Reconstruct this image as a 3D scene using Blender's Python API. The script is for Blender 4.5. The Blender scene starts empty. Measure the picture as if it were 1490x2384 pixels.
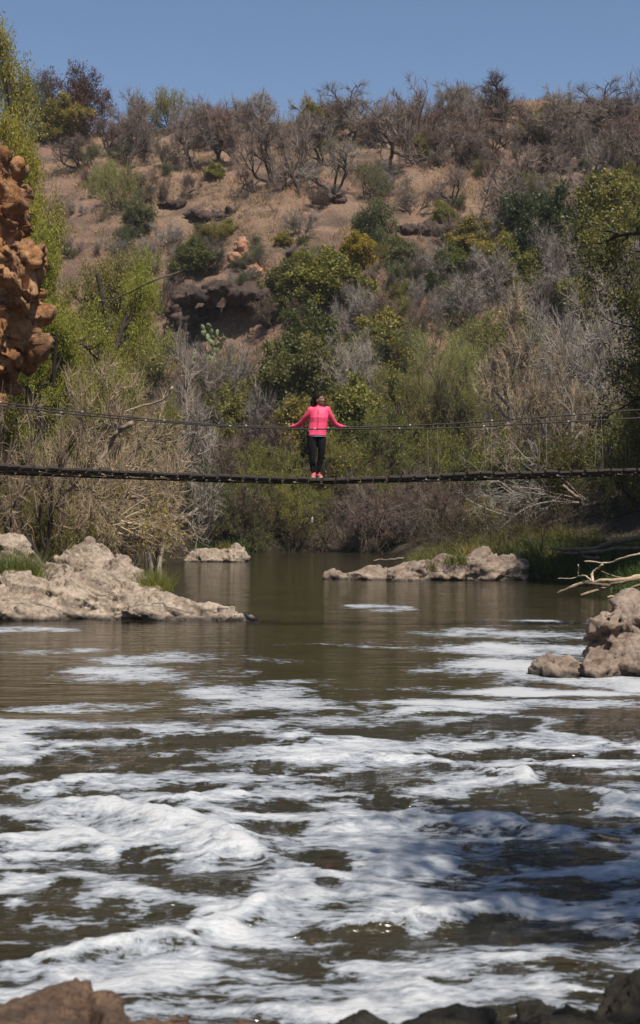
import bpy, bmesh, math, random
import numpy as np
from mathutils import Vector, Matrix, Euler
R = math.radians
scene = bpy.context.scene
col = scene.collection

# ------------------------------------------------------------------ camera, sky, sun, exposure
FPX, CX, YH, CZ = 3227.0, 745.0, 1192.0, 2.3        # focal length in photo pixels, centre column, horizon row, eye height above the water
cam = bpy.data.cameras.new('camera'); cam_ob = bpy.data.objects.new('camera', cam); col.objects.link(cam_ob)
cam.sensor_fit = 'HORIZONTAL'; cam.sensor_width = 36.0; cam.lens = 36.0 * FPX / 1490.0
cam_ob.location = (0, 0, CZ); cam_ob.rotation_euler = (R(90), 0, 0)
cam.clip_start = 0.05; cam.clip_end = 9000
cam.dof.use_dof = True; cam.dof.focus_distance = 27.5; cam.dof.aperture_fstop = 5.6
scene.camera = cam_ob
SUN_AZ, SUN_EL = 27.0, 58.0                           # degrees to the right of straight behind the camera; above the horizon
to_sun = Vector((math.sin(R(SUN_AZ)) * math.cos(R(SUN_EL)), -math.cos(R(SUN_AZ)) * math.cos(R(SUN_EL)), math.sin(R(SUN_EL))))
world = bpy.data.worlds.new('World'); scene.world = world; world.use_nodes = True
wn = world.node_tree.nodes; wl = world.node_tree.links
sky = wn.new('ShaderNodeTexSky'); sky.sky_type = 'NISHITA'; sky.sun_disc = False
sky.sun_elevation = R(SUN_EL); sky.sun_rotation = R(180 - SUN_AZ)
sky.air_density = 1.0; sky.dust_density = .7; sky.ozone_density = 1.3; sky.altitude = 1300
wl.new(sky.outputs[0], wn['Background'].inputs[0]); wn['Background'].inputs[1].default_value = 0.09
sun = bpy.data.lights.new('sun', 'SUN'); sun.energy = 4.6; sun.angle = R(0.53); sun.color = (1.0, 0.93, 0.82)
sun_ob = bpy.data.objects.new('sun', sun); col.objects.link(sun_ob)
sun_ob.rotation_euler = (-to_sun).to_track_quat('-Z', 'Y').to_euler(); sun_ob.location = (30, -60, 80)
vs = scene.view_settings; vs.view_transform = 'Standard'; vs.look = 'None'; vs.gamma = 1.0; vs.use_curve_mapping = False
vs.exposure = 0.36
scene.cycles.max_bounces = 6; scene.cycles.diffuse_bounces = 3; scene.cycles.glossy_bounces = 3; scene.cycles.transparent_max_bounces = 6
scene.cycles.caustics_reflective = False; scene.cycles.caustics_refractive = False

def W(px, py, D):
    "a photo pixel at distance D -> a point"
    return np.array([(px - CX) * D / FPX, D, CZ - (py - YH) * D / FPX])
def XD(px, py):
    "a photo pixel on the water -> x, distance"
    D = CZ * FPX / (py - YH); return (px - CX) * D / FPX, D

# ------------------------------------------------------------------ noise
def _h(ix, iy, iz, s):
    n = (ix * np.int64(374761393) + iy * np.int64(668265263) + iz * np.int64(2147483647) + np.int64(s) * np.int64(1274126177)) & 0xFFFFFFFF
    n = ((n ^ (n >> 13)) * 1274126177) & 0xFFFFFFFF
    n = ((n ^ (n >> 16)) * 2246822519) & 0xFFFFFFFF
    n = n ^ (n >> 15)
    return (n & 0xFFFFFF) / float(0xFFFFFF)
def vnoise(P, s=0):
    P = np.asarray(P, float); f = np.floor(P); i = f.astype(np.int64); t = P - f; t = t * t * t * (t * (t * 6 - 15) + 10)
    x, y, z = i[..., 0], i[..., 1], i[..., 2]; tx, ty, tz = t[..., 0], t[..., 1], t[..., 2]
    r = 0
    for a in (0, 1):
        for b in (0, 1):
            for c in (0, 1):
                w = (tx if a else 1 - tx) * (ty if b else 1 - ty) * (tz if c else 1 - tz)
                r = r + w * _h(x + a, y + b, z + c, s)
    return r * 2 - 1
def fbm(P, o=4, s=0, gain=.5, lac=2.03):
    P = np.asarray(P, float); r = 0; a = 1.; n = 0
    for k in range(o):
        r = r + a * vnoise(P, s + k * 17); n += a; a *= gain; P = P * lac + 11.3
    return r / n
def ridged(P, o=4, s=0):
    P = np.asarray(P, float); r = 0; a = 1.; n = 0
    for k in range(o):
        r = r + a * (1 - 2 * np.abs(vnoise(P, s + k * 31))); n += a; a *= .5; P = P * 2.1 + 5.7
    return r / n
def worley(P, s=0):
    P = np.asarray(P, float); i = np.floor(P).astype(np.int64); f1 = np.full(P.shape[:-1], 9.); f2 = f1.copy(); cid = f1 * 0; off = np.zeros(P.shape)
    for a in (-1, 0, 1):
        for b in (-1, 0, 1):
            for c in (-1, 0, 1):
                q = i + np.array([a, b, c])
                o = np.stack([_h(q[..., 0], q[..., 1], q[..., 2], s + k) for k in (1, 2, 3)], -1)
                d = np.linalg.norm(q + o - P, axis=-1)
                cid = np.where(d < f1, _h(q[..., 0], q[..., 1], q[..., 2], s + 7), cid); off = np.where((d < f1)[..., None], P - q - o, off)
                f2 = np.minimum(f2, np.maximum(f1, d)); f1 = np.minimum(f1, d)
    a = cid * 6.283 * 37.; c = (cid * 91.7) % 2 - 1; sn = np.sqrt(1 - c * c)
    tilt = off[..., 0] * np.cos(a) * sn + off[..., 1] * np.sin(a) * sn + off[..., 2] * c      # a plane of its own tilt in every cell
    return f1, f2, cid, tilt
def sstep(a, b, x):
    t = np.clip((x - a) / (b - a), 0, 1); return t * t * (3 - 2 * t)
def p3(x, y, z=0): return np.stack(np.broadcast_arrays(np.asarray(x, float), y, z), -1)
def nrm(v): return v / (np.linalg.norm(v, axis=-1, keepdims=True) + 1e-9)

# ------------------------------------------------------------------ mesh helpers
def mk(name, V, F, mats=(), smooth=True, midx=None):
    "V n*3; F a list of face arrays (m*3 or m*4)"
    me = bpy.data.meshes.new(name)
    if not isinstance(F, (list, tuple)): F = [F]
    F = [np.asarray(f, np.int32) for f in F if len(f)]
    V = np.asarray(V, np.float32)
    me.vertices.add(len(V)); me.vertices.foreach_set('co', V.ravel())
    loops = np.concatenate([f.ravel() for f in F]); sizes = np.concatenate([np.full(len(f), f.shape[1], np.int32) for f in F])
    me.loops.add(len(loops)); me.loops.foreach_set('vertex_index', loops)
    me.polygons.add(len(sizes)); starts = np.zeros(len(sizes), np.int32); starts[1:] = np.cumsum(sizes)[:-1]
    me.polygons.foreach_set('loop_start', starts)
    if midx is not None: me.polygons.foreach_set('material_index', np.asarray(midx, np.int32))
    me.polygons.foreach_set('use_smooth', np.full(len(sizes), smooth))
    for m in mats: me.materials.append(m)
    me.update(calc_edges=True)
    return me
def ob(name, me, parent=None, loc=None, rot=None, scale=None):
    o = bpy.data.objects.new(name, me); col.objects.link(o)
    if parent: o.parent = parent
    if loc is not None: o.location = loc
    if rot is not None: o.rotation_euler = rot
    if scale is not None: o.scale = scale
    return o
def tag(o, label, cat=None, group=None, kind=None):
    o['label'] = label
    if cat: o['category'] = cat
    if group: o['group'] = group
    if kind: o['kind'] = kind
    return o
def thing(name, label, cat, loc=(0, 0, 0), group=None):
    return tag(ob(name, None, loc=loc), label, cat, group)
class Acc:
    "collects pieces of one mesh"
    def __init__(s): s.V = []; s.T = []; s.Q = []; s.n = 0; s.mt = []; s.mq = []
    def add(s, V, T=None, Q=None, m=0):
        V = np.asarray(V, float).reshape(-1, 3)
        if T is not None and len(T): s.T.append(np.asarray(T) + s.n); s.mt.append(np.full(len(T), m))
        if Q is not None and len(Q): s.Q.append(np.asarray(Q) + s.n); s.mq.append(np.full(len(Q), m))
        s.V.append(V); s.n += len(V); return s
    def mesh(s, name, mats, smooth=True):
        F = []; mi = []
        if s.T: F.append(np.concatenate(s.T)); mi.append(np.concatenate(s.mt))
        if s.Q: F.append(np.concatenate(s.Q)); mi.append(np.concatenate(s.mq))
        return mk(name, np.concatenate(s.V), F, mats, smooth, np.concatenate(mi))
def tubes(P, Rr, k):
    "P B*n*3 polylines, Rr B*n radii -> verts, quads"
    B, n, _ = P.shape
    t = nrm(np.gradient(P, axis=1))
    m = nrm(t.mean(1)); ref = np.where(np.abs(m[:, 2:3]) < .8, np.array([[0, 0, 1.]]), np.array([[1., 0, 0]]))
    s = nrm(np.cross(t, ref[:, None, :])); u = np.cross(s, t)
    a = np.arange(k) * 2 * np.pi / k
    V = P[:, :, None, :] + Rr[:, :, None, None] * (s[:, :, None, :] * np.cos(a)[None, None, :, None] + u[:, :, None, :] * np.sin(a)[None, None, :, None])
    b, i, j = np.meshgrid(np.arange(B), np.arange(n - 1), np.arange(k), indexing='ij'); j2 = (j + 1) % k
    base = b * n * k
    Q = np.stack([base + i * k + j, base + i * k + j2, base + (i + 1) * k + j2, base + (i + 1) * k + j], -1).reshape(-1, 4)
    return V.reshape(-1, 3), Q
def tube1(pts, rad, k=8):
    V, Q = tubes(np.asarray(pts, float)[None], np.asarray(rad, float)[None], k); n = len(pts)
    caps = [[(0) * k + j for j in range(k)]], [[(n - 1) * k + j for j in range(k)]]
    c0 = len(V); V = np.vstack([V, pts[0], pts[-1]])
    T = [[c0, (j + 1) % k, j] for j in range(k)] + [[c0 + 1, (n - 1) * k + j, (n - 1) * k + (j + 1) % k] for j in range(k)]
    return V, T, Q
def ribbons(rng, P, Wd):
    "flat tapering strips along polylines P B*n*3, width Wd B"
    B, n, _ = P.shape
    t = nrm(P[:, -1] - P[:, 0]); s = nrm(np.cross(t, rng.normal(size=(B, 3))))
    w = Wd[:, None] * np.linspace(1, .25, n)[None]
    V = np.stack([P - s[:, None] * w[..., None] * .5, P + s[:, None] * w[..., None] * .5], 2)
    b, i = np.meshgrid(np.arange(B), np.arange(n - 1), indexing='ij'); q = b * n * 2 + i * 2
    return V.reshape(-1, 3), np.stack([q, q + 1, q + 3, q + 2], -1).reshape(-1, 4)
def leaf_quads(rng, C, size, up=.3, aspect=.55, d=None):
    N = len(C)
    if d is None: d = rng.normal(size=(N, 3))
    d = nrm(d + np.array([0, 0, up])); s = nrm(np.cross(d, rng.normal(size=(N, 3))))
    L = (size * rng.uniform(.6, 1.35, N))[:, None]
    V = np.stack([C, C + d * L * .45 + s * L * aspect * .5, C + d * L, C + d * L * .45 - s * L * aspect * .5], 1)
    i = np.arange(N)[:, None] * 4
    return V.reshape(-1, 3), i + np.arange(4)[None]
def bez(pts, n=24):
    "smooth curve through points (Catmull-Rom)"
    P = np.asarray(pts, float); P = np.vstack([2 * P[0] - P[1], P, 2 * P[-1] - P[-2]]); m = len(P) - 3
    out = []
    for q in np.linspace(0, m - 1e-6, n):
        i = int(q); t = q - i; a, b, c, d = P[i:i + 4]
        out.append(.5 * ((2 * b) + (c - a) * t + (2 * a - 5 * b + 4 * c - d) * t * t + (3 * b - a - 3 * c + d) * t ** 3))
    return np.array(out)

# ------------------------------------------------------------------ materials
def new_mat(name):
    m = bpy.data.materials.new(name); m.use_nodes = True
    return m, m.node_tree.nodes, m.node_tree.links, m.node_tree.nodes['Principled BSDF']
class NB:
    def __init__(s, n, l): s.n = n; s.l = l; s.co = n.new('ShaderNodeTexCoord')
    def link(s, a, b): s.l.new(a, b)
    def noise(s, scale, detail=5, rough=.6, vec=None, dist=0., stretch=None, out='Fac'):
        t = s.n.new('ShaderNodeTexNoise'); t.inputs['Scale'].default_value = scale; t.inputs['Detail'].default_value = detail
        t.inputs['Roughness'].default_value = rough; t.inputs['Distortion'].default_value = dist
        v = vec if vec is not None else s.co.outputs['Object']
        if stretch:
            mp = s.n.new('ShaderNodeMapping'); mp.inputs['Scale'].default_value = stretch; s.link(v, mp.inputs[0]); v = mp.outputs[0]
        s.link(v, t.inputs['Vector']); return t.outputs[out]
    def ramp(s, fac, stops):
        r = s.n.new('ShaderNodeValToRGB'); e = r.color_ramp.elements
        while len(e) < len(stops): e.new(.5)
        for x, (p, c) in zip(e, stops):
            x.position = p; x.color = (*c, 1) if hasattr(c, '__len__') else (c, c, c, 1)
        s.link(fac, r.inputs[0]); return r.outputs[0]
    def mix(s, fac, a, b, mode='MIX'):
        m = s.n.new('ShaderNodeMix'); m.data_type = 'RGBA'; m.blend_type = mode
        for v, k in ((fac, 0), (a, 6), (b, 7)):
            if isinstance(v, (int, float)): m.inputs[k].default_value = v if k == 0 else (v, v, v, 1)
            elif isinstance(v, tuple): m.inputs[k].default_value = (*v, 1)
            else: s.link(v, m.inputs[k])
        return m.outputs[2]
    def math(s, op, a, b=0., c=None, clamp=False):
        m = s.n.new('ShaderNodeMath'); m.operation = op; m.use_clamp = clamp
        for k, v in enumerate((a, b) if c is None else (a, b, c)):
            if isinstance(v, (int, float)): m.inputs[k].default_value = v
            else: s.link(v, m.inputs[k])
        return m.outputs[0]
    def bump(s, h, strength, dist, normal=None):
        b = s.n.new('ShaderNodeBump'); b.inputs['Strength'].default_value = strength; b.inputs['Distance'].default_value = dist
        s.link(h, b.inputs['Height'])
        if normal is not None: s.link(normal, b.inputs['Normal'])
        return b.outputs[0]
    def sep(s, v):
        x = s.n.new('ShaderNodeSeparateXYZ'); s.link(v, x.inputs[0]); return x.outputs
    def geo(s): return s.n.new('ShaderNodeNewGeometry').outputs
    def attr(s, name):
        a = s.n.new('ShaderNodeAttribute'); a.attribute_name = name; return a.outputs
    def island(s): return s.geo()['Random Per Island']
def rock_mat(name, light, mid, dark, crack, scale=1., wet=True, bumpd=.03, streak=None):
    m, n, l, b = new_mat(name); k = NB(n, l)
    big = k.noise(1.1 * scale, 5, .62, dist=.6); fine = k.noise(9 * scale, 7, .68); speck = k.noise(45 * scale, 4, .7)
    c = k.ramp(big, [(.28, dark), (.46, mid), (.66, light)])
    c2 = k.ramp(fine, [(.3, .45), (.5, .92), (.72, 1.18)])
    c = k.mix(.85, c, c2, 'MULTIPLY')
    c = k.mix(.55, c, k.ramp(speck, [(.35, .62), (.55, 1.05), (.75, 1.25)]), 'MULTIPLY')
    lich = k.ramp(k.noise(3.2 * scale, 6, .7), [(.56, 0.), (.68, 1.)])
    c = k.mix(k.math('MULTIPLY', lich, .55), c, crack)
    if streak:
        st = k.ramp(k.noise(2.2 * scale, 5, .6, stretch=(1, 1, .18)), [(.5, 0.), (.62, 1.)])
        c = k.mix(k.math('MULTIPLY', st, .7), c, streak)
    rough = .88
    if wet:
        z = k.sep(k.geo()['Position'])[2]
        wv = k.math('ADD', z, k.math('MULTIPLY', k.math('SUBTRACT', k.noise(2.5, 4, .6), .5), .16))
        w = k.ramp(wv, [(.03, 1.), (.1, 0.)])
        c = k.mix(w, c, k.mix(.82, c, (.03, .027, .024)))
        rr = k.ramp(wv, [(.03, .25), (.1, .88)]); l.new(rr, b.inputs['Roughness'])
    else: b.inputs['Roughness'].default_value = rough
    l.new(c, b.inputs['Base Color'])
    h = k.math('ADD', k.math('MULTIPLY', fine, .7), k.math('MULTIPLY', speck, .35))
    vo = n.new('ShaderNodeTexVoronoi'); vo.feature = 'DISTANCE_TO_EDGE'; vo.inputs['Scale'].default_value = 2.4 * scale
    l.new(k.noise(1.6 * scale, 5, .65, out='Color'), vo.inputs['Vector']); 
    h = k.math('ADD', h, k.ramp(vo.outputs['Distance'], [(0., 0.), (.045, .35)]))
    l.new(k.bump(h, .9, bumpd), b.inputs['Normal'])
    b.inputs['Specular IOR Level'].default_value = .25
    return m
M = {}
M['pale_rock'] = rock_mat('pale_river_rock', (.49, .395, .31), (.37, .29, .225), (.21, .155, .115), (.11, .092, .08), 1.3, bumpd=.045)
M['grey_rock'] = rock_mat('grey_brown_rock', (.36, .28, .22), (.26, .195, .15), (.15, .105, .08), (.075, .065, .058), 1.6, bumpd=.022)
M['front_rock'] = rock_mat('brown_foreground_rock', (.20, .125, .08), (.125, .08, .054), (.05, .037, .03), (.035, .03, .026), 2.4, bumpd=.02)  # browns lowered so the colour itself carries the shade on this rock
M['dark_rock'] = rock_mat('dark_wet_shaded_rock', (.055, .045, .03), (.03, .026, .02), (.014, .013, .012), (.03, .028, .01), 2.5, bumpd=.02)  # shade on the lower right rocks is put into this near-black colour
M['cliff'] = rock_mat('orange_cliff_rock', (.50, .30, .16), (.36, .165, .065), (.22, .095, .04), (.10, .065, .05), .9, wet=False, bumpd=.08, streak=(.17, .09, .055))
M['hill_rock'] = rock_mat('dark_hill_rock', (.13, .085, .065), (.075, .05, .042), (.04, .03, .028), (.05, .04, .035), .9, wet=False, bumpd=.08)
M['orange_boulder'] = rock_mat('orange_boulder_rock', (.50, .29, .18), (.42, .21, .12), (.26, .13, .08), (.2, .12, .09), .9, wet=False, bumpd=.06)

def leaf_mat(name, trans=.35, var=.35):
    m, n, l, b = new_mat(name); k = NB(n, l); n.remove(b)
    oi = n.new('ShaderNodeObjectInfo'); c = oi.outputs['Color']
    c = k.mix(1., c, k.ramp(k.island(), [(0., 1 - var), (.6, 1.), (1., 1 + var * 1.3)]), 'MULTIPLY')
    c = k.mix(k.ramp(k.noise(2.4, 3, .6), [(.4, 0.), (.75, .55)]), c, k.mix(1., c, (1.45, 1.15, .55), 'MULTIPLY'))
    d = n.new('ShaderNodeBsdfDiffuse'); t = n.new('ShaderNodeBsdfTranslucent'); g = n.new('ShaderNodeBsdfGlossy'); g.inputs['Roughness'].default_value = .45
    l.new(c, d.inputs[0]); l.new(k.mix(1., c, (1.1, 1.15, .5), 'MULTIPLY'), t.inputs[0])
    a = n.new('ShaderNodeMixShader'); a.inputs[0].default_value = trans; l.new(d.outputs[0], a.inputs[1]); l.new(t.outputs[0], a.inputs[2])
    a2 = n.new('ShaderNodeMixShader'); a2.inputs[0].default_value = .015; l.new(a.outputs[0], a2.inputs[1]); l.new(g.outputs[0], a2.inputs[2])
    l.new(a2.outputs[0], n['Material Output'].inputs[0]); return m
def tint_mat(name, var=.3, rough=.85, bump=0.):
    "colour comes from the object's own colour"
    m, n, l, b = new_mat(name); k = NB(n, l)
    c = n.new('ShaderNodeObjectInfo').outputs['Color']
    c = k.mix(1., c, k.ramp(k.island(), [(0., 1 - var), (1., 1 + var)]), 'MULTIPLY')
    f = k.noise(9, 5, .65, stretch=(1, 1, .25)); c = k.mix(.8, c, k.ramp(f, [(.3, .5), (.7, 1.35)]), 'MULTIPLY')
    l.new(c, b.inputs['Base Color']); b.inputs['Roughness'].default_value = rough; b.inputs['Specular IOR Level'].default_value = .15
    if bump: l.new(k.bump(f, .8, bump), b.inputs['Normal'])
    return m
M['leaf'] = leaf_mat('leaf'); M['bark'] = tint_mat('bark', .1, bump=.03); M['twig'] = tint_mat('twig', .35)
M['grass'] = leaf_mat('grass_blade', .3, .4)

# ground: dry grass, red soil, litter near the river, bed below the water
def ground_mat():
    m, n, l, b = new_mat('dry_hillside_soil'); k = NB(n, l)
    P = k.geo()['Position']; z = k.sep(P)[2]; y = k.sep(P)[1]
    big = k.noise(.09, 5, .6, P); mid = k.noise(.55, 6, .66, P); fine = k.noise(4.5, 6, .7, P)
    grass = k.ramp(fine, [(.28, (.15, .098, .068)), (.5, (.26, .172, .115)), (.75, (.36, .255, .17))])
    soil = k.ramp(fine, [(.3, (.14, .082, .06)), (.7, (.27, .165, .12))])
    c = k.mix(k.ramp(k.math('ADD', k.math('MULTIPLY', big, .6), k.math('MULTIPLY', mid, .4)), [(.44, 0.), (.58, 1.)]), grass, soil)
    dark = k.ramp(k.noise(.28, 5, .62, P), [(.46, 0.), (.62, .75)])
    c = k.mix(dark, c, (.085, .062, .05))
    litter = k.ramp(fine, [(.3, (.045, .036, .026)), (.7, (.13, .10, .07))])
    zz = k.math('ADD', z, k.math('MULTIPLY', mid, 6.))
    c = k.mix(k.ramp(k.math('DIVIDE', zz, 30.), [(.3, 1.), (.55, 0.)]), c, litter)
    c = k.mix(k.ramp(z, [(.0, 1.), (.35, 0.)]), c, (.03, .025, .018))
    l.new(c, b.inputs['Base Color']); b.inputs['Roughness'].default_value = .95; b.inputs['Specular IOR Level'].default_value = .1
    l.new(k.bump(k.math('ADD', fine, mid), 1., .25), b.inputs['Normal']); return m
M['ground'] = ground_mat()

# ------------------------------------------------------------------ terrain
PA = ([-60, -4, 0, 1.5, 4, 9, 15, 22, 30, 40, 50, 62, 70, 76, 90, 130, 400, 4000], [-1.2, -1.0, -.1, 1.0, 2.0, 5.5, 10.5, 16.5, 23, 29.5, 34.8, 40.8, 44.2, 45.6, 44, 36, 20, 0])
PB = ([-60, -4, 0, 1, 2.5, 10, 30, 60, 200, 4000], [-1.2, -1.0, -.1, .45, .9, 3.2, 8, 15, 22, 20])
PC = ([-60, -4, 0, 1, 2.5, 5, 9, 14, 30, 80, 4000], [-1.2, -1.0, -.1, .6, 1.6, 5.0, 11.5, 16, 22, 26, 20])
PN = ([-60, -2, 0, 1.2, 3, 30, 4000], [-1.2, -.8, -.15, .25, .6, 1.0, 1.0])
XR = ([-50, 3, 10, 18, 24, 30, 37, 44, 47, 49.5, 52, 60, 68, 80, 4000], [4.0, 4.2, 5.2, 5.4, 7.6, 8.3, 8.6, 8.0, 7.4, 4.6, 3.4, 3.6, 4.2, 3.5, 3.5])
XL = ([-50, 3, 10, 20, 27, 35, 50, 63, 75, 4000], [-5.5, -6, -8.5, -8.8, -8.0, -7.2, -7.6, -8.0, -8.6, -8.6])
def terrain(x, y, detail=True):
    x = np.asarray(x, float); y = np.asarray(y, float)
    wob = fbm(p3(x * .22, y * .22), 3, 5) * .7
    dA = y - 80 + .16 * np.clip(x, -25, 60) + wob * 1.5
    z = np.maximum.reduce([np.interp(dA, *PA), np.interp(x - np.interp(y, *XR) + wob * .6, *PB), np.interp(np.interp(y, *XL) - x + wob * .6, *PC), np.interp(4.6 - y, *PN)])
    if detail:
        a = sstep(.4, 6, z)
        z = z + a * (fbm(p3(x * .05, y * .05), 3, 8) * 1.6 + ridged(p3(x * .16, y * .2), 4, 21) * .75 + fbm(p3(x * .8, y * .8), 3, 9) * .22)
    return z
def grid_coords(lo, hi, step, far, g=1.18):
    c = list(np.arange(lo, hi + step * .5, step)); s = step
    a = c[0]
    while a > far[0]: s *= g; a -= s; c.insert(0, a)
    a = c[-1]; s = step
    while a < far[1]: s *= g; a += s; c.append(a)
    return np.array(c)
gx = grid_coords(-45, 45, .5, (-3000, 3000)); gy = grid_coords(-6, 165, .5, (-3000, 4000))
X, Y = np.meshgrid(gx, gy); Z = terrain(X, Y)
nr, nc = X.shape
ii = (np.arange(nr - 1)[:, None] * nc + np.arange(nc - 1)[None]).ravel()
tm = mk('ground', p3(X, Y, Z).reshape(-1, 3), np.stack([ii, ii + 1, ii + nc + 1, ii + nc], 1), [M['ground']])
tag(ob('ground', tm), 'dry grassy hillside and river banks', 'hillside', kind='structure')
_TI = (gx, gy, Z)
def tz(x, y):
    "height of the built sheet"
    x = np.asarray(x, float); y = np.asarray(y, float)
    i = np.clip(np.searchsorted(gx, x) - 1, 0, nc - 2); j = np.clip(np.searchsorted(gy, y) - 1, 0, nr - 2)
    u = (x - gx[i]) / (gx[i + 1] - gx[i]); v = (y - gy[j]) / (gy[j + 1] - gy[j])
    return (Z[j, i] * (1 - u) + Z[j, i + 1] * u) * (1 - v) + (Z[j + 1, i] * (1 - u) + Z[j + 1, i + 1] * u) * v
def hit(px, py, d0=55., d1=175.):
    "where the ray through a pixel meets the hillside"
    D = np.arange(d0, d1, .25); x = (px - CX) * D / FPX; z = CZ - (py - YH) * D / FPX
    g = tz(x, D); k = np.where(z < g)[0]
    i = k[0] if len(k) else int(np.argmin(z - g))
    return np.array([x[i], D[i], g[i]])

# ------------------------------------------------------------------ river
def water_fields():
    rows = 520; cols = 400
    D = 3.4 * (92 / 3.4) ** (np.linspace(0, 1, rows)); s = np.linspace(-1, 1, cols)
    Dg = np.repeat(D[:, None], cols, 1); Xg = s[None] * (D[:, None] * .30 + 3.2)
    return Xg, Dg
wx, wy = water_fields()
# warp so that outlines come out irregular
fw1 = fbm(p3(wx * 3.2, wy * 4.2, 1), 3, 42); fw2 = fbm(p3(wx * 3.2, wy * 4.2, 9), 3, 43)
wpx = wx + .10 * fw1 * np.clip(wy / 9, .6, 2) + .42 * fbm(p3(wx * .9, wy * .9), 4, 40) * np.clip(wy / 12, .5, 2.2); wpy = wy + .09 * fw2 * np.clip(wy / 9, .6, 2) + .5 * fbm(p3(wx * .7, wy * .9, 7), 4, 41) * np.clip(wy / 12, .5, 3)
def ellipse(px0, px1, y0, y1):
    x0, Da = XD(px0, (y0 + y1) / 2); x1, _ = XD(px1, (y0 + y1) / 2); _, Dn = XD(0, y1); _, Df = XD(0, y0)
    return (x0 + x1) / 2, (Dn + Df) / 2, abs(x1 - x0) / 2, (Df - Dn) / 2
foam = np.zeros_like(wx)
# the rapids: foam by default nearer than row 1690, clear water beyond
D_f = CZ * FPX / (1672 - YH)
edge = D_f + .55 * fbm(p3(wx * .5, wy * .1, 3), 3, 44)
foam += sstep(.45, -.45, wy - edge) * .66
foam_pos = [(830, 960, 1404, 1422, .62), (960, 1400, 1462, 1492, .7), (985, 1380, 1488, 1540, .9), (1040, 1560, 1535, 1590, 1.05), (1230, 1700, 1565, 1606, 1.15), (900, 1560, 1598, 1622, .95), (700, 1500, 1630, 1660, .8), (160, 640, 1520, 1552, .72), (140, 520, 1548, 1592, .78),
            (400, 800, 1588, 1640, .84), (440, 800, 1626, 1664, .95), (-100, 180, 1462, 1474, .8), (-60, 330, 1508, 1526, .5), (0, 440, 1628, 1656, .55), (600, 1010, 1498, 1506, .5), (1080, 1440, 1442, 1456, .5), (-200, 140, 1660, 1690, .9)]
for a0, a1, b0, b1, w in foam_pos:
    ex, ey, rx, ry = ellipse(a0, a1, b0, b1); r = np.sqrt(((wpx - ex) / rx) ** 2 + ((wpy - ey) / ry) ** 2)
    foam = np.maximum(foam, (w + .06) * sstep(1.75, .15, r))
holes = [(0, 315, 1697, 1727), (325, 700, 1697, 1748), (200, 350, 1740, 1764), (85, 225, 1762, 1794), (-60, 250, 1798, 1830), (275, 450, 1766, 1798), (450, 670, 1782, 1806), (350, 500, 1830, 1850), (115, 280, 1840, 1860), (520, 760, 1866, 1900), (560, 740, 1912, 1940), (115, 240, 1965, 1990),
         (300, 450, 1970, 2000), (250, 400, 2010, 2040), (320, 650, 2042, 2088), (90, 175, 2040, 2098), (-80, 100, 2092, 2150), (310, 425, 2105, 2130), (50, 215, 2152, 2196), (-60, 150, 2200, 2240), (480, 800, 2205, 2284), (680, 1060, 2160, 2262), (950, 1310, 2138, 2200), (800, 1015, 1685, 1716),
         (1045, 1210, 1676, 1704), (1245, 1560, 1680, 1716), (970, 1345, 1730, 1768), (1215, 1420, 1788, 1832), (745, 975, 1815, 1858), (860, 975, 1858, 1890), (1105, 1360, 1836, 1880), (1235, 1540, 1894, 1930), (1140, 1280, 1958, 1974), (1310, 1420, 1950, 1972), (1145, 1430, 1984, 2020), (1050, 1230, 2010, 2036),
         (1210, 1340, 2034, 2056), (745, 860, 1998, 2048), (745, 830, 2060, 2096), (1210, 1375, 2070, 2100), (1430, 1560, 2088, 2114), (1430, 1580, 2150, 2180), (1310, 1420, 2180, 2200), (1190, 1285, 2234, 2250), (980, 1080, 2284, 2306), (-100, 40, 2020, 2060), (1380, 1500, 1735, 1760), (640, 800, 1716, 1736), (1060, 1190, 1878, 1892), (420, 560, 2128, 2150), (1300, 1500, 2300, 2330)]
for a0, a1, b0, b1 in holes:
    ex, ey, rx, ry = ellipse(a0, a1, b0, b1); r = np.sqrt(((wpx - ex) / (rx * 1.12)) ** 2 + ((wpy - ey) / (ry * 1.12)) ** 2)
    foam = np.minimum(foam, 1 - .9 * sstep(1.45, .5, r))
turb = sstep(D_f + .5, D_f - 1.2, wy)
q1 = wpx + .35 * fbm(p3(wpx * .8, wpy * 1.2, 4), 3, 55); q2 = wpy + .35 * fbm(p3(wpx * .8, wpy * 1.2, 8), 3, 56)
lace = ridged(p3(q1 * .75, q2 * 1.9), 3, 50); lace2 = ridged(p3(q1 * 2.1, q2 * 4.6, 3), 3, 57)
foam = foam + turb * (-.24 + .50 * (lace - .12) + .26 * (lace2 - .1) + .22 * fbm(p3(q1 * 3.2, q2 * 8.0), 4, 54))
foam += (1 - turb) * sstep(.12, .4, foam) * (.55 * fbm(p3(wx * 1.3, wy * 1.2), 5, 53))
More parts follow.
